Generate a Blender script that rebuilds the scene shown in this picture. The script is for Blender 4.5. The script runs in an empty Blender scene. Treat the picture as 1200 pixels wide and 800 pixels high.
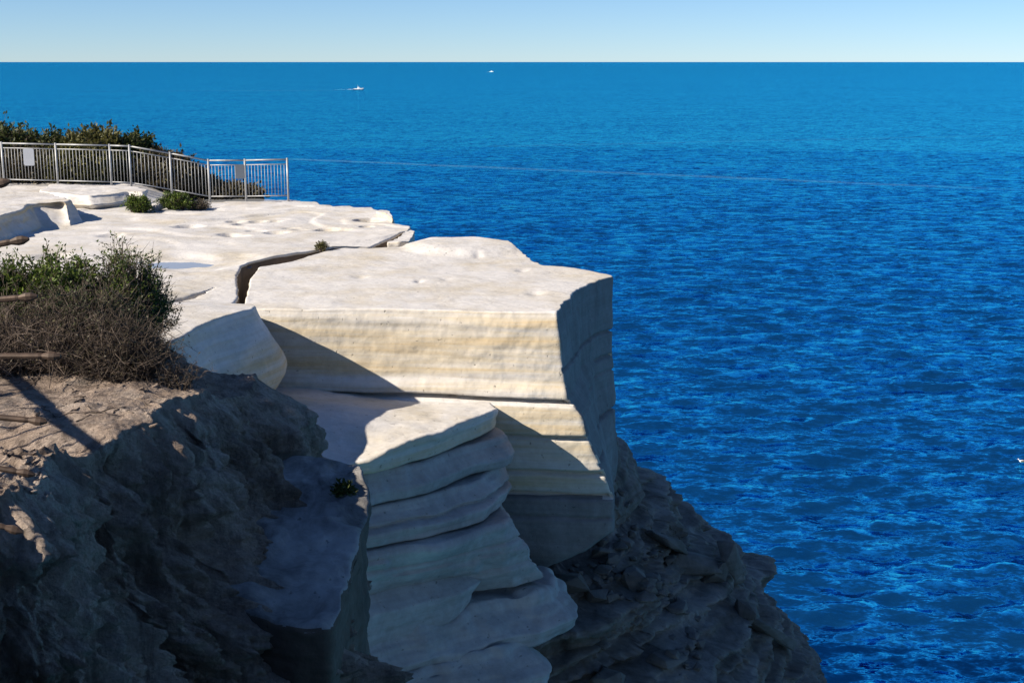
import bpy, bmesh, math, random
import numpy as np
from mathutils import Vector, Matrix

# ------------------------------------------------------------------ camera
R = math.radians
scene = bpy.context.scene
COL = scene.collection
CAM_Z = 30.0                      # metres above the sea
FPX = 1600.0                      # focal length in photo pixels (1200 wide)
PITCH = math.atan((400 - 72.5) / FPX)
CP, SP = math.cos(PITCH), math.sin(PITCH)
cam_d = bpy.data.cameras.new('camera')
cam = bpy.data.objects.new('camera', cam_d)
COL.objects.link(cam)
cam.location = (0, 0, CAM_Z)
cam.rotation_euler = (math.pi / 2 - PITCH, 0, 0)
cam_d.sensor_width = 36
cam_d.lens = 36 * FPX / 1200
cam_d.clip_start = 0.1
cam_d.clip_end = 200000
scene.camera = cam

# ------------------------------------------------------------------ sky, sun, exposure
SUN_EL, SUN_A = 33.0, 24.0        # elevation; angle of the sun towards the viewer from due left
to_sun = Vector((-math.cos(R(SUN_A)) * math.cos(R(SUN_EL)), -math.sin(R(SUN_A)) * math.cos(R(SUN_EL)), math.sin(R(SUN_EL))))
world = bpy.data.worlds.new('World')
scene.world = world
world.use_nodes = True
wn = world.node_tree
bg = wn.nodes['Background']
sky = wn.nodes.new('ShaderNodeTexSky')
sky.sky_type = 'NISHITA'
sky.sun_disc = False
sky.sun_elevation = R(SUN_EL)
sky.sun_rotation = math.atan2(to_sun.x, to_sun.y) % (2 * math.pi)
sky.altitude = 0
sky.air_density = 0.68
sky.dust_density = 0.0
sky.ozone_density = 8.0
wn.links.new(sky.outputs[0], bg.inputs[0])
bg.inputs[1].default_value = 0.072
sun_d = bpy.data.lights.new('sun', 'SUN')
sun_d.energy = 5.0
sun_d.angle = R(0.5)
sun_d.color = (1.0, 0.89, 0.74)
sun = bpy.data.objects.new('sun', sun_d)
COL.objects.link(sun)
sun.location = (-40, -20, 60)
sun.rotation_euler = to_sun.to_track_quat('Z', 'Y').to_euler()
vs = scene.view_settings
scene.display_settings.display_device = 'sRGB'
vs.view_transform = 'Standard'
vs.look = 'None'
vs.exposure = 0.78
vs.gamma = 1.0
vs.use_curve_mapping = False

# ------------------------------------------------------------------ helpers
def ray(px, py):
    x = (px - 600) / FPX
    v = (400 - py) / FPX
    return (x, CP + v * SP, -SP + v * CP)
def U(px, py, z):                 # the point of that direction that lies at height z
    r = ray(px, py); t = (z - CAM_Z) / r[2]
    return (r[0] * t, r[1] * t)
def UY(px, py, Y):                # the point of that direction at depth Y
    r = ray(px, py); t = Y / r[1]
    return (r[0] * t, Y, CAM_Z + r[2] * t)

def _hash(ix, iy, iz, seed):
    h = (ix * np.uint32(374761393) + iy * np.uint32(668265263) + iz * np.uint32(2246822519) + np.uint32((seed * 3266489917) & 0xffffffff))
    h = (h ^ (h >> np.uint32(13))) * np.uint32(1274126177)
    h = (h ^ (h >> np.uint32(16))) * np.uint32(2654435761)
    return h ^ (h >> np.uint32(15))
def pn(p, seed=0):                # gradient noise, about -1..1
    f = np.floor(p); d = p - f
    i = f.astype(np.int64).astype(np.uint32)
    w = d * d * d * (d * (d * 6 - 15) + 10)
    out = np.zeros(len(p))
    for cx in (0, 1):
        wx = w[:, 0] if cx else 1 - w[:, 0]
        for cy in (0, 1):
            wy = w[:, 1] if cy else 1 - w[:, 1]
            for cz in (0, 1):
                wz = w[:, 2] if cz else 1 - w[:, 2]
                h = _hash(i[:, 0] + np.uint32(cx), i[:, 1] + np.uint32(cy), i[:, 2] + np.uint32(cz), seed)
                gx = ((h & np.uint32(1023)).astype(float) / 511.5 - 1)
                gy = (((h >> np.uint32(10)) & np.uint32(1023)).astype(float) / 511.5 - 1)
                gz = (((h >> np.uint32(20)) & np.uint32(1023)).astype(float) / 511.5 - 1)
                out += wx * wy * wz * (gx * (d[:, 0] - cx) + gy * (d[:, 1] - cy) + gz * (d[:, 2] - cz))
    return out * 1.5
def fbm(p, octaves=4, gain=0.5, seed=0):
    p = np.asarray(p, float)
    o = np.zeros(len(p)); a = 1.0; s = 1.0
    for k in range(octaves):
        o += a * pn(p * s + 17.3 * k, seed + k); a *= gain; s *= 2.03
    return o
def ridge(p, octaves=4, gain=0.5, seed=0):
    p = np.asarray(p, float)
    o = np.zeros(len(p)); a = 1.0; s = 1.0
    for k in range(octaves):
        o += a * (1 - 2 * np.abs(pn(p * s + 9.1 * k, seed + k))); a *= gain; s *= 2.07
    return o
def sstep(a, b, x):
    t = np.clip((x - a) / (b - a), 0, 1)
    return t * t * (3 - 2 * t)
def V3(x, y, z):
    return np.stack([x, y, z], 1)

def make_mesh(name, verts, quads=None, tris=None, smooth=True):
    verts = np.asarray(verts, np.float32)
    me = bpy.data.meshes.new(name)
    nq = 0 if quads is None else len(quads)
    nt = 0 if tris is None else len(tris)
    me.vertices.add(len(verts))
    me.vertices.foreach_set('co', verts.ravel())
    idx = []
    if nq: idx.append(np.asarray(quads, np.int32).ravel())
    if nt: idx.append(np.asarray(tris, np.int32).ravel())
    idx = np.concatenate(idx)
    me.loops.add(len(idx))
    me.loops.foreach_set('vertex_index', idx)
    me.polygons.add(nq + nt)
    st = np.concatenate([np.arange(nq) * 4, nq * 4 + np.arange(nt) * 3]).astype(np.int32)
    me.polygons.foreach_set('loop_start', st)
    me.polygons.foreach_set('use_smooth', np.full(nq + nt, smooth))
    me.update(calc_edges=True)
    me.validate()
    return me
def link(name, me, mat=None, parent=None, loc=None):
    o = bpy.data.objects.new(name, me)
    COL.objects.link(o)
    if mat is not None and me is not None:
        if not me.materials: me.materials.append(mat)
    if parent is not None: o.parent = parent
    if loc is not None: o.location = loc
    return o
def obj_at_base(name, verts, quads=None, tris=None, mat=None, smooth=True):
    """mesh object whose origin sits at the middle of its base"""
    verts = np.asarray(verts, float)
    c = np.array([(verts[:, 0].min() + verts[:, 0].max()) / 2, (verts[:, 1].min() + verts[:, 1].max()) / 2, verts[:, 2].min()])
    me = make_mesh(name, verts - c, quads, tris, smooth)
    return link(name, me, mat, None, tuple(c))
def tag(o, label=None, cat=None, group=None, kind=None):
    if label: o['label'] = label
    if cat: o['category'] = cat
    if group: o['group'] = group
    if kind: o['kind'] = kind
    return o
def empty(name, loc, label, cat, group=None):
    o = bpy.data.objects.new(name, None)
    COL.objects.link(o)
    o.location = loc
    o.empty_display_size = 0.2
    return tag(o, label, cat, group)

def grid_quads(nr, nc, wrap=False, off=0, flip=False):
    r = np.arange(nr - 1)[:, None]
    c = np.arange(nc if wrap else nc - 1)[None, :]
    a = r * nc + c
    b = r * nc + (c + 1) % nc
    d = (r + 1) * nc + c
    e = (r + 1) * nc + (c + 1) % nc
    q = np.stack([a, b, e, d] if not flip else [a, d, e, b], -1).reshape(-1, 4)
    return q + off

def resample(poly, counts_or_step, closed=True):
    """points along a polyline; returns the points and the segment parameter so that other levels can follow"""
    P = np.asarray(poly, float)
    n = len(P)
    segs = n if closed else n - 1
    prm = []
    for i in range(segs):
        L = np.linalg.norm(P[(i + 1) % n] - P[i])
        stp = counts_or_step[i] if isinstance(counts_or_step, (list, tuple)) else counts_or_step
        k = max(2, int(round(L / stp)))
        prm.append(i + np.arange(k) / k)
    prm = np.concatenate(prm + ([] if closed else [[float(segs)]]))
    return prm
def at_param(poly, prm, closed=True):
    P = np.asarray(poly, float)
    n = len(P)
    i = np.floor(prm).astype(int)
    f = (prm - i)[:, None]
    if not closed:
        i2 = np.minimum(i + 1, n - 1); i = np.minimum(i, n - 1)
    else:
        i2 = (i + 1) % n; i = i % n
    return P[i] * (1 - f) + P[i2] * f
def smooth_line(P, it, closed=True):
    P = P.copy()
    for _ in range(it):
        if closed:
            P = 0.25 * np.roll(P, 1, 0) + 0.5 * P + 0.25 * np.roll(P, -1, 0)
        else:
            Q = P.copy()
            Q[1:-1] = 0.25 * P[:-2] + 0.5 * P[1:-1] + 0.25 * P[2:]
            P = Q
    return P
def normals2d(P, closed=True):    # outward for a counter-clockwise ring
    if closed:
        t = np.roll(P, -1, 0) - np.roll(P, 1, 0)
    else:
        t = np.gradient(P, axis=0)
    n = np.stack([t[:, 1], -t[:, 0]], 1)
    return n / (np.linalg.norm(n, axis=1)[:, None] + 1e-9)

def loft(levels, ztop=None, disp=None, step=0.05, dz=0.04, rnd=0.06, smooth=4, rings=60, zlist=None, bottom_rnd=0.0):
    """a rock: outlines at falling heights, a top surface of its own, sides pushed out by disp(x,y,z,nx,ny)"""
    ar = sum(levels[0][1][i][0] * levels[0][1][(i + 1) % len(levels[0][1])][1] - levels[0][1][(i + 1) % len(levels[0][1])][0] * levels[0][1][i][1] for i in range(len(levels[0][1])))
    if ar < 0 and isinstance(step, list): step = list(reversed(step[:-1])) + [step[-1]]
    if ar < 0: levels = [(z, list(reversed(p))) for z, p in levels]
    big = max(levels, key=lambda l: np.abs(np.diff(np.asarray(l[1]), axis=0)).sum())[1]
    prm = resample(big, step)
    M = len(prm)
    Ls = [(z, smooth_line(at_param(p, prm), smooth)) for z, p in levels]
    z0, zb = Ls[0][0], Ls[-1][0]
    nrow = max(4, int((z0 - zb) / dz))
    zs = np.linspace(z0, zb, nrow) if zlist is None else np.asarray(zlist)
    zl = np.array([-l[0] for l in Ls])
    def ringat(z):
        j = min(max(int(np.searchsorted(zl, -z, side='right')) - 1, 0), len(Ls) - 2)
        f = (Ls[j][0] - z) / (Ls[j][0] - Ls[j + 1][0])
        return Ls[j][1] * (1 - f) + Ls[j + 1][1] * f
    top = Ls[0][1]
    c = top.mean(0)
    if ztop is None: ztop = lambda x, y: np.full(len(x), z0)
    rows = []
    zt_edge = ztop(top[:, 0], top[:, 1]) - z0
    # sides
    side = []
    for k, z in enumerate(zs):
        ring = ringat(z)
        n = normals2d(ring)
        w = (z0 - z) / (z0 - zb)
        zz = z + zt_edge * (1 - w) ** 1.5 - rnd * (1 - w)
        d = disp(ring[:, 0], ring[:, 1], zz, n[:, 0], n[:, 1]) if disp else np.zeros(M)
        if bottom_rnd:
            t = np.clip((bottom_rnd - (z - zb)) / bottom_rnd, 0, 1)
            d = d - bottom_rnd * (1 - math.sqrt(max(0, 1 - float(t) ** 2)))
        side.append(np.column_stack([ring + n * d[:, None], zz]))
        if k == 0: d0, n0 = d, n
    # top rings, fine towards the rim
    f = 1 - (np.linspace(1, 0, rings) ** 1.8)
    f = f[1:]
    edge = top
    dist = np.linalg.norm(edge - c, axis=1)
    for fr in f[:-1]:
        p = c + (edge - c) * fr + (n0 * d0[:, None]) * float(sstep(0.55, 1, np.array([fr]))[0])
        z = ztop(p[:, 0], p[:, 1])
        dd = (1 - fr) * dist
        t = np.clip(1 - dd / rnd, 0, 1)
        z = z - rnd * (1 - np.sqrt(np.maximum(0, 1 - t * t)))
        rows.append(np.column_stack([p, z]))
    rows += side
    Vt = np.concatenate(rows)
    q = grid_quads(len(rows), M, wrap=True, flip=True)
    # caps
    cz = ztop(np.array([c[0]]), np.array([c[1]]))[0]
    iT = len(Vt); iB = iT + 1
    cb = side[-1].mean(0)
    Vt = np.concatenate([Vt, [[c[0], c[1], cz]], [cb]])
    k = np.arange(M)
    t1 = np.stack([np.full(M, iT), k, (k + 1) % M], 1)
    b = (len(rows) - 1) * M
    t2 = np.stack([np.full(M, iB), b + (k + 1) % M, b + k], 1)
    return Vt, q, np.concatenate([t1, t2])

def curtain(edge, inner, ztop, out, H, disp, step, wrow, rnd=0.05, ncol=150, sm=3, power=2.2):
    """ground that runs from an inner line out to a broken edge, then down as a wall"""
    prm = resample(edge, step, closed=False)
    E = smooth_line(at_param(edge, prm, False), sm, False)
    s = np.concatenate([[0], np.cumsum(np.linalg.norm(np.diff(E, axis=0), axis=1))]); s /= s[-1]
    I = at_param(inner, s * (len(inner) - 1), False)
    n = normals2d(E, False)
    n = smooth_line(n, 6, False); n /= np.linalg.norm(n, axis=1)[:, None]
    N = len(E)
    ze = ztop(E[:, 0], E[:, 1])
    nw = int(H / wrow)
    cols = []
    u = np.linspace(1, 0, ncol) ** power
    L = np.linalg.norm(I - E, axis=1)
    d0 = disp(E[:, 0], E[:, 1], ze - rnd, n[:, 0], n[:, 1], np.zeros(N))
    for k, uu in enumerate(u[:-1]):
        p = E * (1 - uu) + I * uu
        dd = uu * L
        fall = np.exp(-(dd / 0.4) ** 2)
        p = p + n * (d0 * fall)[:, None]
        z = ztop(p[:, 0], p[:, 1])
        t = np.clip(1 - dd / rnd, 0, 1)
        z = z - rnd * (1 - np.sqrt(np.maximum(0, 1 - t * t)))
        cols.append(np.column_stack([p, z]))
    for k in range(nw):
        w = k * wrow
        z = ze - rnd - w
        p = E + n * out(w)
        d = disp(p[:, 0], p[:, 1], z, n[:, 0], n[:, 1], np.full(N, w))
        p = p + n * d[:, None]
        cols.append(np.column_stack([p, z]))
    Vt = np.concatenate(cols)
    return Vt, grid_quads(len(cols), N, flip=True)

def tube_arrays(paths, sides=3):
    """many thin tapered twigs as one set of arrays; a path is (points, radii)"""
    vs_, qs_ = [], []
    off = 0
    ang = np.arange(sides) * 2 * math.pi / sides
    for pts, rad in paths:
        pts = np.asarray(pts, float)
        t = np.gradient(pts, axis=0)
        t /= np.linalg.norm(t, axis=1)[:, None] + 1e-9
        ref = np.where(np.abs(t[:, 2:3]) > 0.9, np.array([[1.0, 0, 0]]), np.array([[0, 0, 1.0]]))
        a = np.cross(t, ref); a /= np.linalg.norm(a, axis=1)[:, None] + 1e-9
        b = np.cross(t, a)
        rad = np.asarray(rad, float)[:, None]
        ring = pts[:, None, :] + rad[:, :, None] * (np.cos(ang)[None, :, None] * a[:, None, :] + np.sin(ang)[None, :, None] * b[:, None, :])
        vs_.append(ring.reshape(-1, 3))
        qs_.append(grid_quads(len(pts), sides, wrap=True, off=off))
        off += len(pts) * sides
    return np.concatenate(vs_), np.concatenate(qs_)

def box_arrays(x0, x1, y0, y1, z0, z1):
    v = [(x, y, z) for z in (z0, z1) for y in (y0, y1) for x in (x0, x1)]
    q = [(0, 2, 3, 1), (4, 5, 7, 6), (0, 1, 5, 4), (2, 6, 7, 3), (0, 4, 6, 2), (1, 3, 7, 5)]
    return np.array(v, float), np.array(q)

# ------------------------------------------------------------------ materials
class NT:
    def __init__(self, name):
        self.m = bpy.data.materials.new(name)
        self.m.use_nodes = True
        self.t = self.m.node_tree
        self.b = self.t.nodes['Principled BSDF']
    def n(self, typ, **kw):
        nd = self.t.nodes.new(typ)
        for k, v in kw.items():
            if isinstance(k, str) and hasattr(nd, k) and not k.startswith('i_'): setattr(nd, k, v)
        return nd
    def link(self, a, b): self.t.links.new(a, b)
    def pos(self, scale=(1, 1, 1)):
        g = self.n('ShaderNodeNewGeometry')
        mp = self.n('ShaderNodeMapping')
        mp.inputs['Scale'].default_value = scale
        self.link(g.outputs['Position'], mp.inputs['Vector'])
        return mp.outputs[0]
    def noise(self, vec, scale, detail=5, rough=0.55, dist=0.0):
        nd = self.n('ShaderNodeTexNoise')
        nd.inputs['Scale'].default_value = scale
        nd.inputs['Detail'].default_value = detail
        nd.inputs['Roughness'].default_value = rough
        nd.inputs['Distortion'].default_value = dist
        self.link(vec, nd.inputs['Vector'])
        return nd.outputs['Fac']
    def ramp(self, fac, stops):
        nd = self.n('ShaderNodeValToRGB')
        e = nd.color_ramp.elements
        while len(e) < len(stops): e.new(0.5)
        for el, (p, c) in zip(e, stops):
            el.position = p
            el.color = (c[0], c[1], c[2], 1) if not isinstance(c, (int, float)) else (c, c, c, 1)
        self.link(fac, nd.inputs[0])
        return nd.outputs[0]
    def mix(self, fac, a, b, mode='MIX'):
        nd = self.n('ShaderNodeMix')
        nd.data_type = 'RGBA'; nd.blend_type = mode
        for s, v in ((nd.inputs[0], fac), (nd.inputs[6], a), (nd.inputs[7], b)):
            if isinstance(v, (int, float)): s.default_value = v
            elif isinstance(v, tuple): s.default_value = (*v[:3], 1)
            else: self.link(v, s)
        return nd.outputs[2]
    def math(self, op, a, b=0.0, c=None):
        nd = self.n('ShaderNodeMath'); nd.operation = op
        for s, v in zip(nd.inputs, (a, b, c)):
            if v is None: continue
            if isinstance(v, (int, float)): s.default_value = v
            else: self.link(v, s)
        return nd.outputs[0]
    def bump(self, h, strength, dist, prev=None):
        nd = self.n('ShaderNodeBump')
        nd.inputs['Strength'].default_value = strength
        nd.inputs['Distance'].default_value = dist
        self.link(h, nd.inputs['Height'])
        if prev is not None: self.link(prev, nd.inputs['Normal'])
        return nd.outputs[0]
    def out(self, col=None, rough=0.8, normal=None, spec=0.3):
        if col is not None:
            if isinstance(col, tuple): self.b.inputs['Base Color'].default_value = (*col, 1)
            else: self.link(col, self.b.inputs['Base Color'])
        if isinstance(rough, (int, float)): self.b.inputs['Roughness'].default_value = rough
        else: self.link(rough, self.b.inputs['Roughness'])
        if normal is not None: self.link(normal, self.b.inputs['Normal'])
        self.b.inputs['Specular IOR Level'].default_value = spec
        return self.m

def sandstone(name, pale, mid, ochre, iron=0.25, band=1.0, grime=0.0, bumpk=1.0, sidecol=None):
    t = NT(name)
    p = t.pos()
    big = t.noise(p, 0.35, 5, 0.6)
    fine = t.noise(p, 9.0, 6, 0.65)
    # bedding: noise squeezed in height, gently warped
    strat = t.noise(t.pos((0.22, 0.22, 5.0)), 1.0, 6, 0.62, 0.25)
    thin = t.noise(t.pos((0.5, 0.5, 22.0)), 1.0, 4, 0.6, 0.15)
    c = t.ramp(strat, [(0.30, ochre), (0.46, mid), (0.62, pale)])
    c = t.mix(band, t.mix(0.5, pale, mid), c)
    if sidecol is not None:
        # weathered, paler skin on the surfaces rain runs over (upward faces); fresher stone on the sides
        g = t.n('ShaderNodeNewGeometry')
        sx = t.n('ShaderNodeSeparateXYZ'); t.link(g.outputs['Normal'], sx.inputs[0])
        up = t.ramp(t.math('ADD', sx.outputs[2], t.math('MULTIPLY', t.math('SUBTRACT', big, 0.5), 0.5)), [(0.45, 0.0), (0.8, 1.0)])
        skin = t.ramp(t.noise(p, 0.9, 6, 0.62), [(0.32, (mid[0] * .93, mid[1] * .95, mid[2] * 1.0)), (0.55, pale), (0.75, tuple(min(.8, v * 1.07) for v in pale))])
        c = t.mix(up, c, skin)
    c = t.mix(t.ramp(t.noise(p, 1.7, 6, 0.7, 0.4), [(0.60, 0.0), (0.78, iron)]), c, ochre)
    c = t.mix(t.ramp(thin, [(0.35, 0.12), (0.55, 0.0)]), c, tuple(v * 0.55 for v in mid))
    c = t.mix(0.16, c, t.ramp(fine, [(0.25, 0.15), (0.75, 0.85)]), 'OVERLAY')
    pits = t.ramp(t.noise(p, 13.0, 3, 0.5), [(0.26, 1.0), (0.32, 0.0)])
    c = t.mix(t.math('MULTIPLY', pits, 0.6), c, tuple(v * 0.3 for v in mid))
    if grime:
        gr = t.ramp(t.noise(t.pos((1.2, 1.2, 0.5)), 1.0, 7, 0.7, 0.5), [(0.42, 0.0), (0.66, grime)])
        c = t.mix(gr, c, (0.035, 0.033, 0.03))
    n1 = t.bump(t.noise(p, 2.2, 8, 0.62), 0.45 * bumpk, 0.08)
    n2 = t.bump(fine, 0.35 * bumpk, 0.015, n1)
    n3 = t.bump(thin, 0.18 * bumpk * band, 0.012, n2)
    n4 = t.bump(pits, 0.5, -0.02, n3)
    return t.out(c, 0.88, n4, 0.2)

M_white = sandstone('white_sandstone', (0.56, 0.545, 0.53), (0.52, 0.465, 0.37), (0.50, 0.385, 0.225), 0.22, 1.0, 0, 0.8, sidecol=True)
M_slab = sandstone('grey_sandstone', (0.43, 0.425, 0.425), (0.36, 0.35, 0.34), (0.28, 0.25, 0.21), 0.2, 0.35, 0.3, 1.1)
M_low = sandstone('weathered_sandstone', (0.24, 0.228, 0.21), (0.165, 0.15, 0.13), (0.12, 0.09, 0.06), 0.3, 0.9, 0.75, 1.4)
M_bould = sandstone('boulder_stone', (0.20, 0.19, 0.175), (0.14, 0.13, 0.115), (0.10, 0.08, 0.06), 0.3, 0.5, 0.55, 1.2)

def earth_mat():
    t = NT('sandy_earth')
    p = t.pos()
    c = t.ramp(t.noise(p, 1.6, 7, 0.68), [(0.3, (0.27, 0.205, 0.16)), (0.5, (0.46, 0.365, 0.295)), (0.68, (0.55, 0.465, 0.395))])
    vert = t.noise(t.pos((9, 9, 0.9)), 1.0, 6, 0.65, 0.4)
    c = t.mix(t.ramp(vert, [(0.38, 0.6), (0.52, 0.0)]), c, (0.13, 0.10, 0.085))
    c = t.mix(t.ramp(t.noise(p, 3.5, 6, 0.7), [(0.52, 0.0), (0.7, 0.45)]), c, (0.42, 0.39, 0.35))
    grit = t.noise(p, 34.0, 5, 0.7)
    c = t.mix(0.3, c, t.ramp(grit, [(0.25, 0.1), (0.75, 0.9)]), 'OVERLAY')
    n = t.bump(t.noise(p, 6.0, 9, 0.74), 1.0, 0.11)
    n = t.bump(grit, 1.0, 0.025, n)
    n = t.bump(t.noise(p, 110.0, 3, 0.6), 0.4, 0.004, n)
    return t.out(c, 0.95, n, 0.1)
M_earth = earth_mat()

def sea_mat():
    t = NT('sea_water')
    p = t.pos()
    patch = t.noise(t.pos((0.004, 0.012, 1)), 1.0, 5, 0.6)
    c = t.ramp(patch, [(0.3, (0.0022, 0.026, 0.072)), (0.7, (0.0032, 0.034, 0.09))])
    # long slick lines and old wakes on the surface
    sx = t.n('ShaderNodeSeparateXYZ'); t.link(p, sx.inputs[0])
    foam = None
    for (x0, y0, x1, y1, w, k) in WAKES:
        dx, dy = x1 - x0, y1 - y0; L = math.hypot(dx, dy)
        d = t.math('ADD', t.math('MULTIPLY', t.math('SUBTRACT', sx.outputs[0], x0), dy / L), t.math('MULTIPLY', t.math('SUBTRACT', sx.outputs[1], y0), -dx / L))
        wob = t.math('MULTIPLY', t.math('SUBTRACT', t.noise(t.pos((1.2 / w, 1.2 / w, 1)), 0.25, 3, 0.6), 0.5), w * 1.6)
        d = t.math('ABSOLUTE', t.math('ADD', d, wob))
        al = t.math('ADD', t.math('MULTIPLY', t.math('SUBTRACT', sx.outputs[0], x0), dx / L), t.math('MULTIPLY', t.math('SUBTRACT', sx.outputs[1], y0), dy / L))
        along = t.math('MULTIPLY', t.ramp(t.math('DIVIDE', al, L), [(0.0, 0.0), (0.03, 1.0), (0.85, 0.8), (1.0, 0.0)]), k)
        f = t.math('MULTIPLY', t.ramp(t.math('DIVIDE', d, w), [(0.2, 1.0), (1.0, 0.0)]), along)
        f = t.math('MULTIPLY', f, t.ramp(t.noise(t.pos((4.5 / w, 4.5 / w, 1)), 1.0, 4, 0.65), [(0.36, 0.05), (0.62, 1.0)]))
        foam = f if foam is None else t.math('MAXIMUM', foam, f)
    c = t.mix(foam, c, (0.20, 0.48, 0.72))
    # slopes of the small waves, straight from noise so that they keep their strength far out
    def slope(scale, mapping, k, detail=3):
        nd = t.n('ShaderNodeTexNoise')
        nd.inputs['Scale'].default_value = scale; nd.inputs['Detail'].default_value = detail; nd.inputs['Roughness'].default_value = 0.6
        nd.inputs['Distortion'].default_value = 0.3
        t.link(t.pos(mapping), nd.inputs['Vector'])
        v = t.n('ShaderNodeVectorMath'); v.operation = 'SUBTRACT'
        t.link(nd.outputs['Color'], v.inputs[0]); v.inputs[1].default_value = (0.5, 0.5, 0.5)
        w = t.n('ShaderNodeVectorMath'); w.operation = 'MULTIPLY'
        t.link(v.outputs[0], w.inputs[0]); w.inputs[1].default_value = (k * 0.6, k, 0)
        return w.outputs[0]
    g = t.n('ShaderNodeNewGeometry')
    cur = g.outputs['Normal']
    for s in (slope(0.45, (0.45, 1, 1), 1.1), slope(1.5, (0.5, 1, 1), 1.6), slope(5.0, (0.6, 1, 1), 1.0, 4), slope(0.035, (0.3, 1, 1), 0.2)):
        ad = t.n('ShaderNodeVectorMath'); ad.operation = 'ADD'
        t.link(cur, ad.inputs[0]); t.link(s, ad.inputs[1]); cur = ad.outputs[0]
    nm = t.n('ShaderNodeVectorMath'); nm.operation = 'NORMALIZE'
    t.link(cur, nm.inputs[0])
    m = t.out(c, 0.5, nm.outputs[0], 0.0)
    gl = t.n('ShaderNodeBsdfGlossy'); gl.inputs['Color'].default_value = (0.045, 0.62, 1.0, 1); gl.inputs['Roughness'].default_value = 0.07
    fr = t.n('ShaderNodeFresnel'); fr.inputs['IOR'].default_value = 1.45
    t.link(nm.outputs[0], gl.inputs['Normal']); t.link(nm.outputs[0], fr.inputs['Normal'])
    mx = t.n('ShaderNodeMixShader')
    gfac = t.math('MINIMUM', t.math('MULTIPLY_ADD', fr.outputs[0], 0.40, 0.50), 0.76)
    t.link(t.math('MULTIPLY', gfac, t.math('SUBTRACT', 1.0, foam)), mx.inputs[0])
    t.link(t.b.outputs[0], mx.inputs[1]); t.link(gl.outputs[0], mx.inputs[2])
    t.link(mx.outputs[0], t.t.nodes['Material Output'].inputs[0])
    return m

def plain(name, col, rough=0.5, metal=0.0, var=0.12, scale=20, bumpd=0.002, spec=0.4):
    t = NT(name)
    p = t.pos()
    nz = t.noise(p, scale, 5, 0.65)
    c = t.mix(var, col, t.ramp(nz, [(0.3, 0.05), (0.7, 0.95)]), 'OVERLAY')
    t.b.inputs['Metallic'].default_value = metal
    return t.out(c, rough, t.bump(nz, 0.4, bumpd), spec)
M_galv = plain('galvanised_steel', (0.33, 0.34, 0.35), 0.5, 0.3, 0.25, 6)
M_rust = plain('brown_weathered_steel', (0.07, 0.046, 0.032), 0.6, 0.25, 0.5, 30, 0.003)
M_sign = plain('sign_back', (0.30, 0.32, 0.36), 0.5, 0.2, 0.08, 4)
M_hull = plain('white_gelcoat', (0.8, 0.8, 0.8), 0.3, 0, 0.02, 1)
M_cabin = plain('cabin_grey', (0.30, 0.32, 0.34), 0.3, 0, 0.02, 1)
M_foam = plain('foam', (0.8, 0.82, 0.84), 0.9, 0, 0.2, 0.8)
M_bark = plain('grey_twig', (0.11, 0.088, 0.072), 0.9, 0, 0.6, 12, 0.002, 0.1)
M_deadtwig = plain('dry_twig', (0.15, 0.12, 0.10), 0.9, 0, 0.6, 9, 0.002, 0.1)
M_feather = plain('brown_feather', (0.10, 0.08, 0.065), 0.8, 0, 0.4, 18)
M_whitefeather = plain('white_feather', (0.75, 0.74, 0.72), 0.8, 0, 0.05, 18)
M_beak = plain('yellow_beak', (0.55, 0.35, 0.05), 0.5, 0, 0.05, 18)

def leaf_mat(name, a, b, c3, scale=6):
    t = NT(name)
    p = t.pos()
    g = t.n('ShaderNodeNewGeometry')
    rnd = g.outputs['Random Per Island']
    c = t.ramp(rnd, [(0.0, a), (0.45, b), (0.8, b), (1.0, c3)])
    c = t.mix(t.ramp(t.noise(p, scale, 3, 0.6), [(0.35, 0.0), (0.65, 0.65)]), c, a)
    t.b.inputs['Subsurface Weight'].default_value = 0.0
    m = t.out(c, 0.55, None, 0.3)
    tr = t.n('ShaderNodeBsdfTranslucent')
    t.link(c, tr.inputs['Color'])
    mx = t.n('ShaderNodeMixShader'); mx.inputs[0].default_value = 0.25
    out = t.t.nodes['Material Output']
    t.link(t.b.outputs[0], mx.inputs[1]); t.link(tr.outputs[0], mx.inputs[2]); t.link(mx.outputs[0], out.inputs[0])
    return m
M_leaf = leaf_mat('shrub_leaf', (0.04, 0.06, 0.012), (0.10, 0.155, 0.022), (0.22, 0.27, 0.045))
M_leafdry = leaf_mat('dry_leaf', (0.06, 0.05, 0.03), (0.10, 0.085, 0.05), (0.13, 0.13, 0.05))
M_leaffar = leaf_mat('heath_leaf', (0.03, 0.042, 0.012), (0.065, 0.08, 0.02), (0.13, 0.125, 0.035), 0.8)
M_leafolive = leaf_mat('olive_heath_leaf', (0.06, 0.06, 0.018), (0.12, 0.115, 0.03), (0.17, 0.15, 0.05), 0.8)
M_leafgrey = leaf_mat('grey_green_leaf', (0.05, 0.055, 0.03), (0.085, 0.10, 0.045), (0.14, 0.16, 0.06))

# ------------------------------------------------------------------ sea
def sea_pt(px, py): return U(px, py, 0.0)
wk = []
a, b_ = sea_pt(330, 186), sea_pt(1230, 224)
wk.append((a[0], a[1], b_[0], b_[1], 4.2, 0.5))
a, b_ = sea_pt(60, 107.5), sea_pt(412, 106)
wk.append((b_[0], b_[1], a[0], a[1], 7.0, 0.45))
a, b_ = sea_pt(560, 172), sea_pt(1230, 158)
wk.append((a[0], a[1], b_[0], b_[1], 6.0, 0.16))
WAKES = wk
M_sea = sea_mat()

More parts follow.
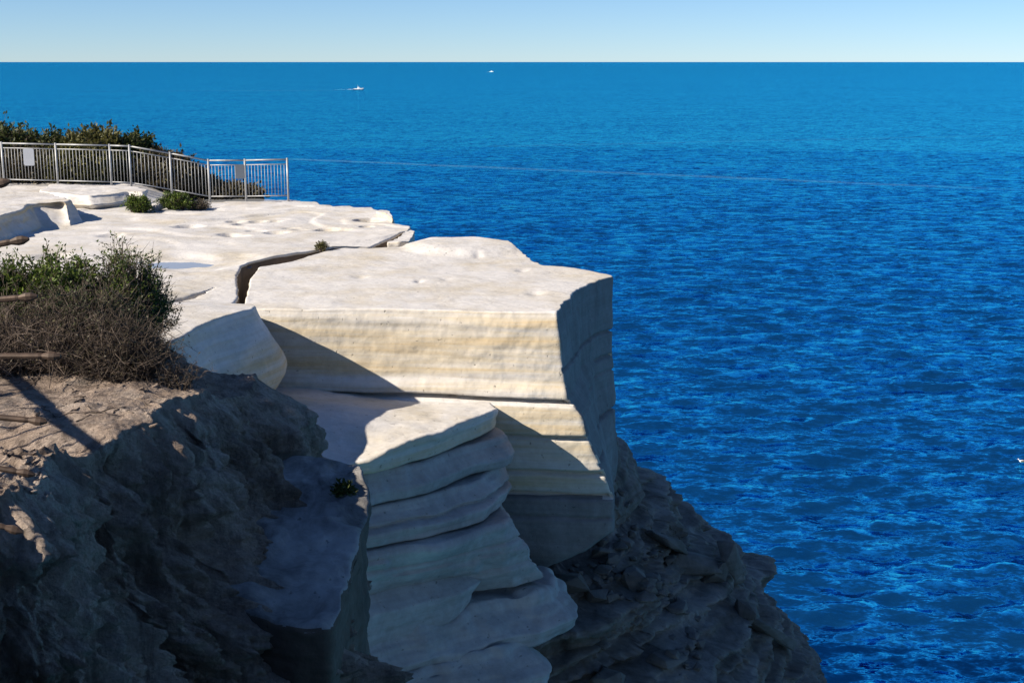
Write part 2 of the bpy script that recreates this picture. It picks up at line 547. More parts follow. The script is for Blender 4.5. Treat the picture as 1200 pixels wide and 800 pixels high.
def build_sea():
    r1 = 40 * np.exp(np.arange(0, 740) * 0.0034)
    r2 = r1[-1] * np.exp(np.arange(1, 110) * 0.05)
    r = np.concatenate([[6.0, 20.0, 30.0], r1, r2])
    fine = np.linspace(R(-24), R(26), 400)
    phi = np.concatenate([np.linspace(R(-110), R(-25), 40), fine, np.linspace(R(27), R(110), 40)])
    rr, pp = np.meshgrid(r, phi, indexing='ij')
    x = (rr * np.sin(pp)).ravel(); y = (rr * np.cos(pp)).ravel()
    rf = rr.ravel()
    rng = np.random.default_rng(5)
    z = np.zeros_like(x); 
    res = np.maximum(rf * 0.0036, 0.12)
    dirs0 = R(-80)
    for i in range(70):
        lam = 0.8 * (8 / 0.8) ** rng.random()
        th = dirs0 + rng.normal(0, 0.62)
        k = 2 * math.pi / lam
        amp = 0.0068 * lam ** 0.75 * (0.6 + 0.8 * rng.random()) * (1.0 if lam < 6 else 0.75)
        ph = k * (x * math.cos(th) + y * math.sin(th)) + rng.random() * 6.283
        s = np.sin(ph)
        fade = np.clip((lam / res - 2.0) / 6.0, 0, 1)
        z += fade * amp * (s + 0.25 * np.cos(2 * ph))
    # gusts: patches of rougher and calmer water
    g = fbm(V3(x * 0.02, y * 0.035, x * 0), 3, 0.5, 31)
    z *= 1 + 0.45 * g
    verts = V3(x, y, z)
    o = link('sea', make_mesh('sea', verts, grid_quads(len(r), len(phi))), M_sea)
    return tag(o, 'deep blue rippled sea reaching to the horizon', 'water', kind='structure')
build_sea()

# ------------------------------------------------------------------ rock platform (with the cracks, pits and pools of its top)
PITS = []
for (px, py, w, d, dep) in [(220, 264, .34, .30, .10), (277, 258, .22, .16, .10), (284, 262, .2, .14, .09), (303, 258, .22, .12, .08), (322, 258, .18, .1, .07), (268, 273, .22, .2, .09),
                            (279, 275, .3, .16, .10), (300, 268, .25, .12, .08), (325, 271, .32, .16, .09), (342, 265, .2, .1, .07), (352, 267, .2, .1, .07), (384, 268, .32, .22, .12),
                            (403, 268, .22, .1, .07), (433, 257, .45, .25, .12), (430, 265, .2, .12, .08), (131, 276, .25, .3, .07), (160, 300, .3, .3, .04), (60, 300, .4, .3, .05)]:
    cx, cy = U(px, py, 26.0)
    PITS.append((cx, cy, w * .85, d * 1.7, dep * 1.3))
CR2 = [U(*p, 26.15) for p in ((172, 358), (188, 350), (205, 341), (222, 337), (238, 331), (252, 325))]
CR3 = [U(*p, 26.02) for p in ((-40, 276), (-5, 268), (20, 264), (45, 261), (75, 258))]
POOL1 = U(222, 306, 26.0)
POOL2 = U(272, 231, 25.45)
def seg_dist(x, y, line):
    best = np.full(len(x), 1e9); along = np.zeros(len(x))
    for i in range(len(line) - 1):
        ax, ay = line[i]; bx, by = line[i + 1]
        dx, dy = bx - ax, by - ay
        t = np.clip(((x - ax) * dx + (y - ay) * dy) / (dx * dx + dy * dy), 0, 1)
        d = np.hypot(x - ax - t * dx, y - ay - t * dy)
        m = d < best
        best = np.where(m, d, best); along = np.where(m, (i + t) / (len(line) - 1), along)
    return best, along
def plat_z(x, y):
    p = V3(x, y, np.zeros(len(x)))
    z = 26.0 + 0.30 * sstep(23.2, 20.2, y) + 0.05 * fbm(p * [.22, .3, 1], 3, .5, 3) + 0.018 * fbm(p * 1.1, 4, .55, 8)
    z = z - 0.55 * sstep(39.5, 43.8, y) * sstep(-13.2, -10.6, x) - 0.3 * sstep(45.5, 50, y)
    z = z - 0.5 * sstep(50, 58, y)
    # low bedding steps crossing the platform
    st = (y - 33) * 0.35 + x * 0.12 + 1.5 * fbm(p * .25, 3, .5, 12)
    z = z + 0.05 * (np.floor(st) + sstep(0.80, 1.0, st - np.floor(st)) - st) * sstep(28, 33, y)
    w = fbm(p * 2.2, 3, .5, 21) * 0.25
    for (cx, cy, a_, b2, dep) in PITS:
        e = ((x - cx) / a_) ** 2 + ((y - cy) / b2) ** 2 + w
        z = z - dep * sstep(1.15, 0.75, e)
    d, al = seg_dist(x + 0.05 * fbm(p * 3, 2, .5, 2), y, CR2)
    z = z - 0.4 * np.exp(-(d / (0.10 * (1.02 - al))) ** 2) * (1 - al * .6) - 0.10 * sstep(0.4, 0.0, d) * (1 - al)
    d, al = seg_dist(x, y + 0.1 * fbm(p * 2, 2, .5, 4), CR3)
    z = z - 0.22 * np.exp(-(d / 0.16) ** 2)
    e = ((x - POOL1[0]) / 1.15) ** 2 + ((y - POOL1[1]) / 1.0) ** 2 + 0.8 * fbm(p * .9, 3, .5, 6)
    z = z - 0.08 * sstep(1.6, 0.3, e)
    e = ((x - POOL2[0]) / 1.6) ** 2 + ((y - POOL2[1]) / 1.6) ** 2 + 0.5 * fbm(p * .9, 3, .5, 7)
    z = z - 0.08 * sstep(1.6, 0.3, e)
    return z
edge = [(-9.5, 13.5), (-6.6, 15.6), (-5.0, 17.0)] + [U(*p) for p in (
    (207, 396, 26.3), (232, 382, 26.3), (265, 370, 26.3), (298, 362, 26.26), (302, 359, 26.2), (289, 358, 26.1), (273, 358, 26.05), (279, 348, 26), (279, 333, 26), (277, 321, 26), (283, 311, 26), (297, 305, 26),
    (332, 300, 26), (370, 293, 26), (390, 287.5, 26), (435, 287, 26), (450, 280, 26), (480, 269, 26), (481, 265, 26), (461, 261, 26), (462, 256, 26), (455, 248, 26),
    (430, 242, 26), (376, 239.5, 26), (367, 236.5, 25.9))] + [(-7.0, 45.6), (-7.5, 47.0), (-8.8, 48.4), (-11, 49.6), (-16, 51), (-26, 53)]
inner = [(-26, 8), (-30, 22), (-34, 34), (-36, 44), (-38, 55)]
def plat_disp(x, y, z, nx, ny, w):
    p = V3(x, y, z)
    d = 0.10 * fbm(p * [.7, .7, 1.0], 3, .5, 41) * np.minimum(1, w * 1.5 + 0.15) + 0.02 * fbm(p * 3, 3, .5, 44)
    # the smooth shaded plinth face bulges towards its foot
    pl = sstep(22.2, 21.0, y)
    d = d + pl * (0.24 * sstep(0.0, 1.0, w) + 0.18 * np.sin(np.clip(w, 0, 1.6) * 1.9) - 0.25 * sstep(1.0, 1.7, w))
    st = np.sin(z * 9 + 2 * fbm(p * [.5, .5, .5], 2, .5, 3)) * 0.03 * np.minimum(1, w) * (1 - pl)
    return d + st
Vt, q = curtain(edge, inner, plat_z, lambda w: 0.02 * w, 5.0, plat_disp, 0.055, 0.06, rnd=0.05, ncol=230, sm=4, power=2.0)
o = link('rock_platform', make_mesh('rock_platform', Vt, q), M_white)
# the walls of the dividing crack are dark brown, darker than the platform top
M_darkbrown = sandstone('dark_brown_sandstone', (0.17, 0.135, 0.105), (0.11, 0.082, 0.062), (0.07, 0.05, 0.035), 0.3, 0.5, 0.5, 1.0)
o.data.materials.append(M_darkbrown)
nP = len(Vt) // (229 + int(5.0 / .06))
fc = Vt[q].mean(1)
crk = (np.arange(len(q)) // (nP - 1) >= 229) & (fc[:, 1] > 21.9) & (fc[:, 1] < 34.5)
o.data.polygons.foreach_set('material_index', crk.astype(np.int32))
tag(o, 'broad pale sandstone platform with pits and cracks', 'rock', kind='structure')

def pool(name, c, ax, ay, z, label):
    n = 60
    th = np.arange(n) * 2 * math.pi / n
    r = 1 + 0.22 * fbm(V3(np.cos(th) * 1.3, np.sin(th) * 1.3, np.full(n, c[0])), 3, .5, 5)
    v = [(0, 0, 0)] + [(ax * math.cos(t) * k, ay * math.sin(t) * k, 0) for t, k in zip(th, r)]
    tr = [(0, i + 1, (i + 1) % n + 1) for i in range(n)]
    ob = link(name, make_mesh(name, v, None, tr), M_pool, None, (c[0], c[1], z))
    return tag(ob, label, 'puddle', kind='structure')
def pool_mat():
    t = NT('pool_water')
    nb = t.bump(t.noise(t.pos(), 5.0, 3, 0.5), 0.1, 0.01)
    t.b.inputs['IOR'].default_value = 1.33
    return t.out((0.33, 0.34, 0.35), 0.06, nb, 0.5)
M_pool = pool_mat()
def dryz(c, dz): return float(plat_z(np.array([c[0]]), np.array([c[1]]))[0]) + dz
pool('puddle', POOL1, 1.2, 1.0, dryz(POOL1, 0.022), 'shallow blue pool of water on the sandstone beside the dividing crack')
pool('puddle', POOL2, 1.5, 1.0, dryz(POOL2, 0.025), 'shallow blue pool of water at the foot of the fence')

# ------------------------------------------------------------------ the great white block
BZ = 26.0
bl = [(U(287, 360, BZ), 0, 1), (U(330, 361, BZ), 0, 1), (U(450, 362, BZ), 0, 1), (U(560, 364, BZ), 0, 1), (U(651, 366.5, BZ), 1, 1), (U(664, 352, BZ), .8, .5), (U(675, 340, BZ), .55, .2), (U(692, 331.5, BZ), .3, 0), (U(720, 324, BZ), .1, 0),
      (U(697, 317, BZ), 0, 0), (U(675, 314, BZ), 0, 0), (U(640, 310.5, BZ), 0, 0), (U(621, 305, BZ), 0, 0), (U(612, 296, BZ), 0, 0), (U(595, 289, BZ), 0, 0), (U(555, 283, BZ), 0, 0), (U(517, 284, BZ), 0, 0), (U(487, 284, BZ), 0, 0), (U(470, 288.5, BZ), 0, 0),
      (U(437, 290, BZ), 0, 0), (U(400, 290, BZ), 0, 0), (U(372, 296, BZ), 0, 0), (U(336, 307, BZ), 0, 0), (U(303, 313, BZ), 0, 0), (U(292, 327, BZ), 0, 0), (U(289, 348, BZ), 0, .7)]
def block_level(dx, dy):
    return [(p[0] + dx * wx, p[1] + dy * wy) for p, wx, wy in bl]
levels = [(26.0, block_level(0, 0)), (25.6, block_level(.06, -.03)), (24.62, block_level(.20, -.05)), (24.3, block_level(.46, -.12)), (23.98, block_level(.52, -.12)), (23.6, block_level(.70, -.10)), (23.3, block_level(.82, -.08)), (22.9, block_level(.98, -.05)),
          (22.3, block_level(.98, .0)), (21.9, block_level(.50, .1)), (21.5, block_level(-.15, .35))]
def block_top(x, y):
    p = V3(x, y, np.zeros(len(x)))
    z = 26.0 + 0.035 * fbm(p * [.35, .35, 1], 3, .5, 61) + 0.012 * fbm(p * 1.6, 4, .55, 62)
    e = ((x + 0.95) / 1.35) ** 2 + ((y - 30.0) / 1.5) ** 2
    z = z + 0.13 * sstep(1.35, 0.5, e + 0.12 * fbm(p * 1.5, 3, .5, 63))
    for (px, py, a_, dep) in [(491, 330, .07, .05), (422, 324, .12, .04), (627, 343, .14, .05), (560, 300, .1, .04), (612, 316, .12, .04), (523, 328, .1, .03)]:
        cx, cy = U(px, py, 26)
        z = z - dep * np.exp(-(((x - cx) / a_) ** 2 + ((y - cy) / (a_ * 2)) ** 2))
    return z
def gz(z, c, w): return np.exp(-((z - c) / w) ** 2)
def block_disp(x, y, z, nx, ny):
    p = V3(x, y, z)
    front = sstep(0.35, 0.85, -ny); right = sstep(0.45, 0.9, nx)
    zz = z + 0.012 * (x + 2) + 0.03 * fbm(V3(x * .8, y * .2, z * .3), 2, .5, 72)
    d = 0.045 * fbm(p * [.5, .5, .8], 3, .5, 70) + 0.010 * fbm(p * 4.0, 3, .55, 71)
    d = d + front * 0.013 * fbm(V3(x * .25, y * .1, zz * 4.2), 3, .55, 77)
    d = d - front * 0.05 * sstep(25.75, 26.05, z)
    d = d + front * 0.08 * sstep(24.9, 24.68, zz) * sstep(24.55, 24.62, zz)
    g = 0.24 * gz(zz, 24.56, .032) + 0.13 * gz(zz, 23.97, .03) * sstep(-1.2, 0.3, x) + 0.13 * gz(zz, 23.34, .04) + 0.16 * gz(zz, 22.93, .035) + 0.05 * gz(zz, 22.55, .03)
    d = d - front * g
    d = d + front * (0.10 * sstep(24.56, 24.50, zz) * sstep(23.90, 24.0, zz) + 0.05 * sstep(23.95, 23.9, zz) * sstep(23.3, 23.36, zz) + 0.06 * sstep(22.92, 22.86, zz))
    # fractured seaward side
    z2 = z + 0.10 * fbm(V3(x * .6, y * .6, z * .4), 2, .5, 75)
    d = d - right * (0.10 * gz(z2, 24.98, .025) + 0.12 * gz(z2, 23.42, .03) + 0.05 * gz(z2, 24.2, .02))
    d = d + right * (0.05 * ridge(V3(x * 1.0, y * 1.0, z * .35), 3, .5, 78) - 0.04)
    return d
Vt, q, tr = loft(levels, block_top, block_disp, step=0.035, dz=0.025, rnd=0.045, smooth=3, rings=80)
o = obj_at_base('sandstone_block', Vt, q, tr, M_white)
M_seaface = sandstone('dark_grey_sandstone', (0.25, 0.255, 0.26), (0.20, 0.20, 0.20), (0.15, 0.135, 0.12), 0.15, 0.25, 0.35, 1.2)
o.data.materials.append(M_seaface)      # darker grey stone on the seaward side and on the lowest bed
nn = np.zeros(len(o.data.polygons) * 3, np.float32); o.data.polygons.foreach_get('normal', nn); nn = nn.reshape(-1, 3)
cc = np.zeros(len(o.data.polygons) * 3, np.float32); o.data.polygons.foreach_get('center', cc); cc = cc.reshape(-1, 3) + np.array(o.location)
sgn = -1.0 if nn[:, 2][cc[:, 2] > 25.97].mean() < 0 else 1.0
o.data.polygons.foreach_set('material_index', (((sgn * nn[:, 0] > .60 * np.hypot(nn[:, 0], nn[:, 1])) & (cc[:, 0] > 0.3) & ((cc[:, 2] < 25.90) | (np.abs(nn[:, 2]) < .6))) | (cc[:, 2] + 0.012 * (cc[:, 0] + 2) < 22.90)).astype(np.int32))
tag(o, 'huge flat-topped cream block jutting over the sea with a sunlit banded front', 'rock')

def rock_disp(amp, seed, strat=0.02, fine=0.012, zs=7.0, grooves=(), joint=0.0):
    def f(x, y, z, nx, ny):
        p = V3(x, y, z)
        d = amp * fbm(p * [.8, .8, 1.1], 3, .5, seed) + fine * fbm(p * 5, 3, .55, seed + 5) + strat * fbm(V3(x * .3, y * .3, z * zs), 3, .55, seed + 9)
        if joint:
            # broken ends: blocks between upright joints stand back by different amounts
            g = (x - y) * 0.75 + 0.35 * fbm(p * [.8, .8, 1.6], 2, .5, seed + 7) + np.floor(z * 3.1 + seed) * 0.37
            c0 = np.floor(g); fr = g - c0
            h = lambda k: np.sin(k * 127.1 + seed) * 43758.5 % 1.0
            d = d - joint * (h(c0) * (1 - sstep(.86, 1.0, fr)) + h(c0 + 1) * sstep(.86, 1.0, fr))
        for (c, w, dep) in grooves:
            d = d - dep * gz(z + 0.06 * fbm(V3(x * .7, y * .7, z * 0), 2, .5, seed + 3), c, w)
        return d
    return f

def slab(name, label, levels, seed, top=None, mat=None, amp=0.07, rnd=0.08, strat=0.016, grooves=(), smooth=5, step=0.045, dz=0.025, group=None, bot=0.06, rings=40, fine=.014, joint=0.0):
    z0 = levels[0][0]
    def ztop(x, y):
        p = V3(x, y, np.zeros(len(x)))
        z = z0 + 0.05 * fbm(p * .6, 3, .5, seed + 50) + 0.014 * fbm(p * 2.5, 3, .55, seed + 51)
        return z + (top(x, y) if top else 0)
    Vt, q, tr = loft(levels, ztop, rock_disp(amp, seed, strat, fine, 7.0, grooves, joint), step=step, dz=dz, rnd=rnd, smooth=smooth, rings=rings, bottom_rnd=bot)
    o = obj_at_base(name, Vt, q, tr, mat or M_slab)
    return tag(o, label, 'rock', group)
def px_poly(z, pts, back): return [U(*p, z) for p in pts] + back
# ledges stacked against the foot of the block
back = [(-5.2, 18.2), (-6.2, 20), (-5.6, 22.6), (-0.5, 22.6)]
slab('rock_slab', 'smooth topmost slab under the block front, half in sunlight',
     [(24.58, px_poly(24.20, [(586, 500), (580, 506), (545, 520), (512, 535), (440, 557), (385, 562)], back)), (24.20, px_poly(24.20, [(580, 502), (572, 508), (540, 522), (508, 536), (440, 556), (385, 562)], back))],
     101, top=lambda x, y: -0.10 * sstep(20.8, 21.8, y) + 0.22 * sstep(-1.4, -4.0, x) - 0.25 * sstep(20.3, 18.6, y) * sstep(-1.2, -2.6, x) - 0.10 * np.exp(-((x + 3.5) / .5) ** 2 - ((y - 20.2) / .5) ** 2), amp=.05, rnd=.05, step=.03, dz=.02, mat=M_white)
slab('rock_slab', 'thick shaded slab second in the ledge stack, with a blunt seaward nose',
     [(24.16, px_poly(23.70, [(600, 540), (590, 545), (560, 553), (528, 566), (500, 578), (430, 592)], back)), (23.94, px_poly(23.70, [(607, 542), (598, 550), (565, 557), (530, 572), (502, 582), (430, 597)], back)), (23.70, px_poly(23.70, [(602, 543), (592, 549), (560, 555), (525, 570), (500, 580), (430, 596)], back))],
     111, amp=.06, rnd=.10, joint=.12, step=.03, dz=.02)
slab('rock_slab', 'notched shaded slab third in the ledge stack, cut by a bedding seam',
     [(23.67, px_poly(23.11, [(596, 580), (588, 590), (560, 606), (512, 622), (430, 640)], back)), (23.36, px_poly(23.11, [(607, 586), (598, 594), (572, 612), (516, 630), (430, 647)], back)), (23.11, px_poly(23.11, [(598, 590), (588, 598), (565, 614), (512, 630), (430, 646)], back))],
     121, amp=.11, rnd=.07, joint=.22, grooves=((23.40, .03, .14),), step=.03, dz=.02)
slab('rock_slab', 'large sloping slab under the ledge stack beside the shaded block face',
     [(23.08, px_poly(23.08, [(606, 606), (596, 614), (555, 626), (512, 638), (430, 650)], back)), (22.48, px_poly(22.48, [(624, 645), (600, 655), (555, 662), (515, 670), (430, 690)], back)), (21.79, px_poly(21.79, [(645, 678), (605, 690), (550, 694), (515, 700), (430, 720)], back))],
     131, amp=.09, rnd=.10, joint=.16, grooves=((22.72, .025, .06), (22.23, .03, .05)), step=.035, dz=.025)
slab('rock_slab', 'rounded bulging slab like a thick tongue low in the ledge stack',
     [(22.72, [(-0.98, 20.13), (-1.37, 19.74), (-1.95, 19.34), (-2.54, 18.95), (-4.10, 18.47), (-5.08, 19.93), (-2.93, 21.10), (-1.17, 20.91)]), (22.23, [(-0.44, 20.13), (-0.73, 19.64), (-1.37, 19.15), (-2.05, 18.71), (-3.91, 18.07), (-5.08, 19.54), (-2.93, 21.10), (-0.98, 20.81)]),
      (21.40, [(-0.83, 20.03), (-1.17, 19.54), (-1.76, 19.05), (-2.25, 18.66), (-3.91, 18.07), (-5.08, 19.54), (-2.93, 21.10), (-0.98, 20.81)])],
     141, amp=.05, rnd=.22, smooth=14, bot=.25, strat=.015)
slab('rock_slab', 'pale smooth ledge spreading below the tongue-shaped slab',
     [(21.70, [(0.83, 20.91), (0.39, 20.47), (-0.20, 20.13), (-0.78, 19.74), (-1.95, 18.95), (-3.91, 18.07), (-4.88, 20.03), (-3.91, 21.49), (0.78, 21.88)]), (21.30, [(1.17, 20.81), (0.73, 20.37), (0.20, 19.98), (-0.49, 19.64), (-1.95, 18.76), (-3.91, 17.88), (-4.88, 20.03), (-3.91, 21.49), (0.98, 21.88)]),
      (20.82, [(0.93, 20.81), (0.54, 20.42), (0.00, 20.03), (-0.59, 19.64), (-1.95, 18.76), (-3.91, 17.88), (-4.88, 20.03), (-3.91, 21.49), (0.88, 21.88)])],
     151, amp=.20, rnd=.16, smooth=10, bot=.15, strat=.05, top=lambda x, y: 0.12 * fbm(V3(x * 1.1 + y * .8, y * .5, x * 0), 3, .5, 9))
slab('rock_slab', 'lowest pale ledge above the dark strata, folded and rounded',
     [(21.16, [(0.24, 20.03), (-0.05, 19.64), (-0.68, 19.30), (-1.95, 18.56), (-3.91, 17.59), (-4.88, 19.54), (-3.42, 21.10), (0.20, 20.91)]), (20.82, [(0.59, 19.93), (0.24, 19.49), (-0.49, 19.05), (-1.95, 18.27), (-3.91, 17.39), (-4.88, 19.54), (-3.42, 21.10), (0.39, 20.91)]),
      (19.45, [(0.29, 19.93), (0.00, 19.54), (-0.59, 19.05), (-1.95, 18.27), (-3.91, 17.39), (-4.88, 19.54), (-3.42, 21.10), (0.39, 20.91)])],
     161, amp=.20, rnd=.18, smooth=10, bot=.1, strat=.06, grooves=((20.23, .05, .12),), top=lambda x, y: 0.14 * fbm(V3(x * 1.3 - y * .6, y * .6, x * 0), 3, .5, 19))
slab('rock_wedge', 'small loose wedge of pale rock caught in the seaward end of the crack',
     [(26.02, [U(*p, 26) for p in ((452, 286), (468, 277), (481, 270.5), (486, 271.5), (483, 278), (479, 284), (470, 286))]), (24.2, [U(*p, 26) for p in ((452, 286), (468, 277), (481, 270.5), (484, 271), (482, 277), (477, 284), (470, 286))])],
     171, amp=.03, rnd=.04, mat=M_white, step=.03)
# outcrops standing on the platform
slab('rock_outcrop', 'low pale outcrop with a smooth shaded side facing the bush',
     [(26.5, [U(*p, 26.5) for p in ((-60, 262), (-10, 256), (8, 250), (22, 245), (43, 238), (70, 235), (77, 237))] + [U(86, 243, 26.3)] + [U(60, 226, 26.5), U(0, 224, 26.5), U(-80, 228, 26.5)]),
      (25.9, [U(*p, 26.5) for p in ((-60, 268), (-10, 262), (8, 256), (24, 252), (45, 245), (72, 243), (84, 243))] + [U(100, 247, 26.3)] + [U(66, 226, 26.5), U(0, 223, 26.5), U(-80, 227, 26.5)])],
     181, amp=.10, rnd=.10, mat=M_white, top=lambda x, y: 0.1 * sstep(36, 40, y))
slab('rock_outcrop', 'flat pale rock ledge with a dark undercut just below the fence corner',
     [(26.32, [U(*p, 26.3) for p in ((45, 224.5), (75, 228), (105, 230), (130, 228), (150, 225), (168, 226), (173, 222), (150, 218), (60, 217))]), (26.12, [U(*p, 26.3) for p in ((52, 226), (80, 230.5), (108, 232), (132, 230), (152, 227), (166, 227), (172, 223), (150, 218), (60, 217))]),
      (25.85, [U(*p, 26.3) for p in ((62, 226), (88, 229), (110, 230), (132, 228.5), (150, 226), (160, 225.5), (168, 223), (150, 218), (60, 217))])],
     191, amp=.08, rnd=.05, mat=M_white)
slab('rock_lump', 'small knobbly overhanging rock at the platform lip',
     [(26.10, [U(*p, 26.1) for p in ((441, 247), (452, 251), (460, 256), (462, 253), (455, 247), (446, 245))]), (25.6, [U(*p, 26.1) for p in ((443, 248), (451, 252), (457, 256), (459, 253), (454, 247), (446, 245.5))])],
     195, amp=.10, rnd=.06, mat=M_white, step=.03)

# ------------------------------------------------------------------ dark stepped cliff falling to the sea
lev = [
 (22.75, [(-7, 23.4), (-2, 24), (1, 24.6), (1.48, 25.6), (1.83, 27), (1.78, 29), (0, 31), (-7, 31)]),
 (22.3, [(-7, 22.4), (-2, 23.2), (1, 24.0), (1.68, 25.2), (2.13, 27), (2.08, 29.3), (0, 31.5), (-7, 31.5)]),
 (21.05, [(-7, 21.4), (-2, 22.4), (1, 23.7), (1.88, 24.9), (2.83, 27), (2.78, 29.8), (0, 32), (-7, 32)]),
 (20.9, [(-7, 20.0), (-2, 21.0), (1.2, 22.6), (2.18, 23.6), (3.28, 26.8), (3.28, 30), (0, 32.5), (-7, 32.5)]),
 (20.1, [(-7, 19.8), (-2, 20.6), (1.3, 22.2), (2.58, 23.4), (3.93, 26.8), (3.88, 30.2), (0, 33), (-7, 33)]),
 (19.35, [(-7, 19.6), (-2, 20.4), (1.35, 22.0), (2.78, 23.2), (4.23, 26.8), (4.28, 30.5), (0, 33), (-7, 33)]),
 (19.15, [(-7, 19.2), (-2, 20.0), (1.4, 21.3), (3.38, 22.6), (4.78, 26.6), (4.88, 31), (0, 34), (-7, 34)]),
 (18.2, [(-7, 18.8), (-2, 19.6), (1.5, 20.8), (4.15, 22.2), (5.95, 26.5), (5.95, 31), (0, 34), (-7, 34)]),
 (17.9, [(-7, 18.6), (-2, 19.4), (1.5, 20.5), (3.95, 22.1), (5.7, 26.5), (5.75, 31), (0, 34), (-7, 34)]),
 (17.0, [(-7, 18.2), (-2, 19.0), (1.6, 20.0), (4.35, 21.6), (6.2, 26.5), (6.35, 31), (0, 35), (-7, 35)]),
 (14.0, [(-7, 17.0), (-2, 17.6), (2, 18.4), (5.6, 20.6), (8.0, 26.2), (8, 32), (0, 36), (-7, 36)]),
 (8.0, [(-9, 14), (-2, 14.5), (3, 15.5), (8, 18.5), (11, 26), (11, 33), (0, 38), (-9, 38)]),
 (-1.5, [(-12, 8), (-2, 9), (5, 10.5), (11.5, 15), (14.5, 26), (14, 35), (0, 42), (-12, 42)])]
def cliff_disp(x, y, z, nx, ny):
    p = V3(x, y, z)
    zz = z + 0.18 * fbm(V3(x * .35, y * .35, z * .2), 3, .5, 201) - 0.05 * x
    led = fbm(V3(x * .12, y * .12, zz * 2.2), 2, .5, 202)
    led2 = fbm(V3(x * .3, y * .3, zz * 5.5), 2, .5, 203)
    d = 0.32 * np.tanh(led * 4.5) + 0.15 * np.tanh(led2 * 4.0)
    # blocky joints
    cell = fbm(V3(np.floor(x * 1.3 + .5 * fbm(p * .7, 2, .5, 7)) * 3.7, np.floor(y * 1.3) * 2.9, np.floor(zz * 2.1) * 5.3), 1, .5, 204)
    d = d + 0.20 * cell + 0.08 * fbm(p * 1.4, 4, .55, 205) + 0.04 * ridge(p * 3.5, 3, .5, 206)
    wall = sstep(22.7, 22.5, z) * sstep(20.95, 21.2, z)
    return d * (1 - .72 * wall)
def cliff_top(x, y): return 22.75 + 0.1 * fbm(V3(x, y, x * 0), 3, .5, 9)
Vt, q, tr = loft(lev, cliff_top, cliff_disp, step=[.3, .09, .05, .05, .08, .4, .5, .5], rnd=0.05, smooth=3, rings=30, zlist=np.concatenate([np.arange(22.75, 15.5, -.035), np.linspace(15.4, -1.5, 60)]))
zv = Vt[:, 2]
nz = 0.04 * fbm(Vt * 1.6, 4, .55, 211)
Vt[:, 2] += nz
o = link('cliff', make_mesh('cliff', Vt, q, tr), M_low)
tag(o, 'dark stepped sandstone cliff dropping to the sea', 'cliff', kind='structure')

# boulders and rubble
BMESH = []
def boulder_mesh(seed, flat):
    rng = random.Random(seed)
    bm = bmesh.new()
    for _ in range(14):
        v = Vector((rng.gauss(0, 1), rng.gauss(0, 1), rng.gauss(0, 1))).normalized()
        v = Vector((max(-.72, min(.72, v.x)), max(-.72, min(.72, v.y)), max(-.72, min(.72, v.z)) * flat))
        bm.verts.new(v)
    bmesh.ops.convex_hull(bm, input=bm.verts)
    loose = [v for v in bm.verts if not v.link_faces]
    bmesh.ops.delete(bm, geom=loose, context='VERTS')
    bmesh.ops.bevel(bm, geom=bm.edges[:], offset=0.06, segments=2, profile=0.6, affect='EDGES', clamp_overlap=True)
    bmesh.ops.triangulate(bm, faces=bm.faces[:])
    bmesh.ops.subdivide_edges(bm, edges=bm.edges[:], cuts=1, use_grid_fill=True)
    co = np.array([v.co[:] for v in bm.verts])
    d = 0.06 * fbm(co * 2.2, 3, .5, seed)
    for v, k in zip(bm.verts, d): v.co *= (1 + k)
    zmin = min(v.co.z for v in bm.verts)
    for v in bm.verts: v.co.z -= zmin
    me = bpy.data.meshes.new('boulder')
    bm.to_mesh(me); bm.free()
    for p in me.polygons: p.use_smooth = True
    me.materials.append(M_bould)
    return me
for i in range(9): BMESH.append(boulder_mesh(300 + i, (0.55, 0.8, 0.4)[i % 3]))
from mathutils.bvhtree import BVHTree
cl = bpy.data.objects['cliff']
BV = BVHTree.FromPolygons(Vt.tolist(), q.tolist())
def on_cliff(x, y):
    h = BV.ray_cast(Vector((x, y, 40)), Vector((0, 0, -1)))
    return h[0].z if h[0] is not None else None
rb = random.Random(44)
def boulder(x, y, s, label, k=None, rot=None, sink=0.25, scl=(1, 1, 1)):
    z = on_cliff(x, y)
    if z is None: return
    o = link('boulder', BMESH[k if k is not None else rb.randrange(9)], None, None, (x, y, z - sink * s * .5))
    o.rotation_euler = rot or (rb.uniform(-.3, .3), rb.uniform(-.3, .3), rb.uniform(0, 6.28))
    o.scale = (s * scl[0], s * scl[1], s * scl[2])
    return tag(o, label, 'boulder', 'rubble heaped on the dark ledge below the block' if 'rubble' in label else None)
for i in range(120):
    x = rb.uniform(1.0, 3.6); y = rb.uniform(22.9, 26.3)
    s = 0.07 + 0.22 * rb.random() ** 2.2
    boulder(x, y, s, 'dark angular piece of rubble on the ledge below the block')
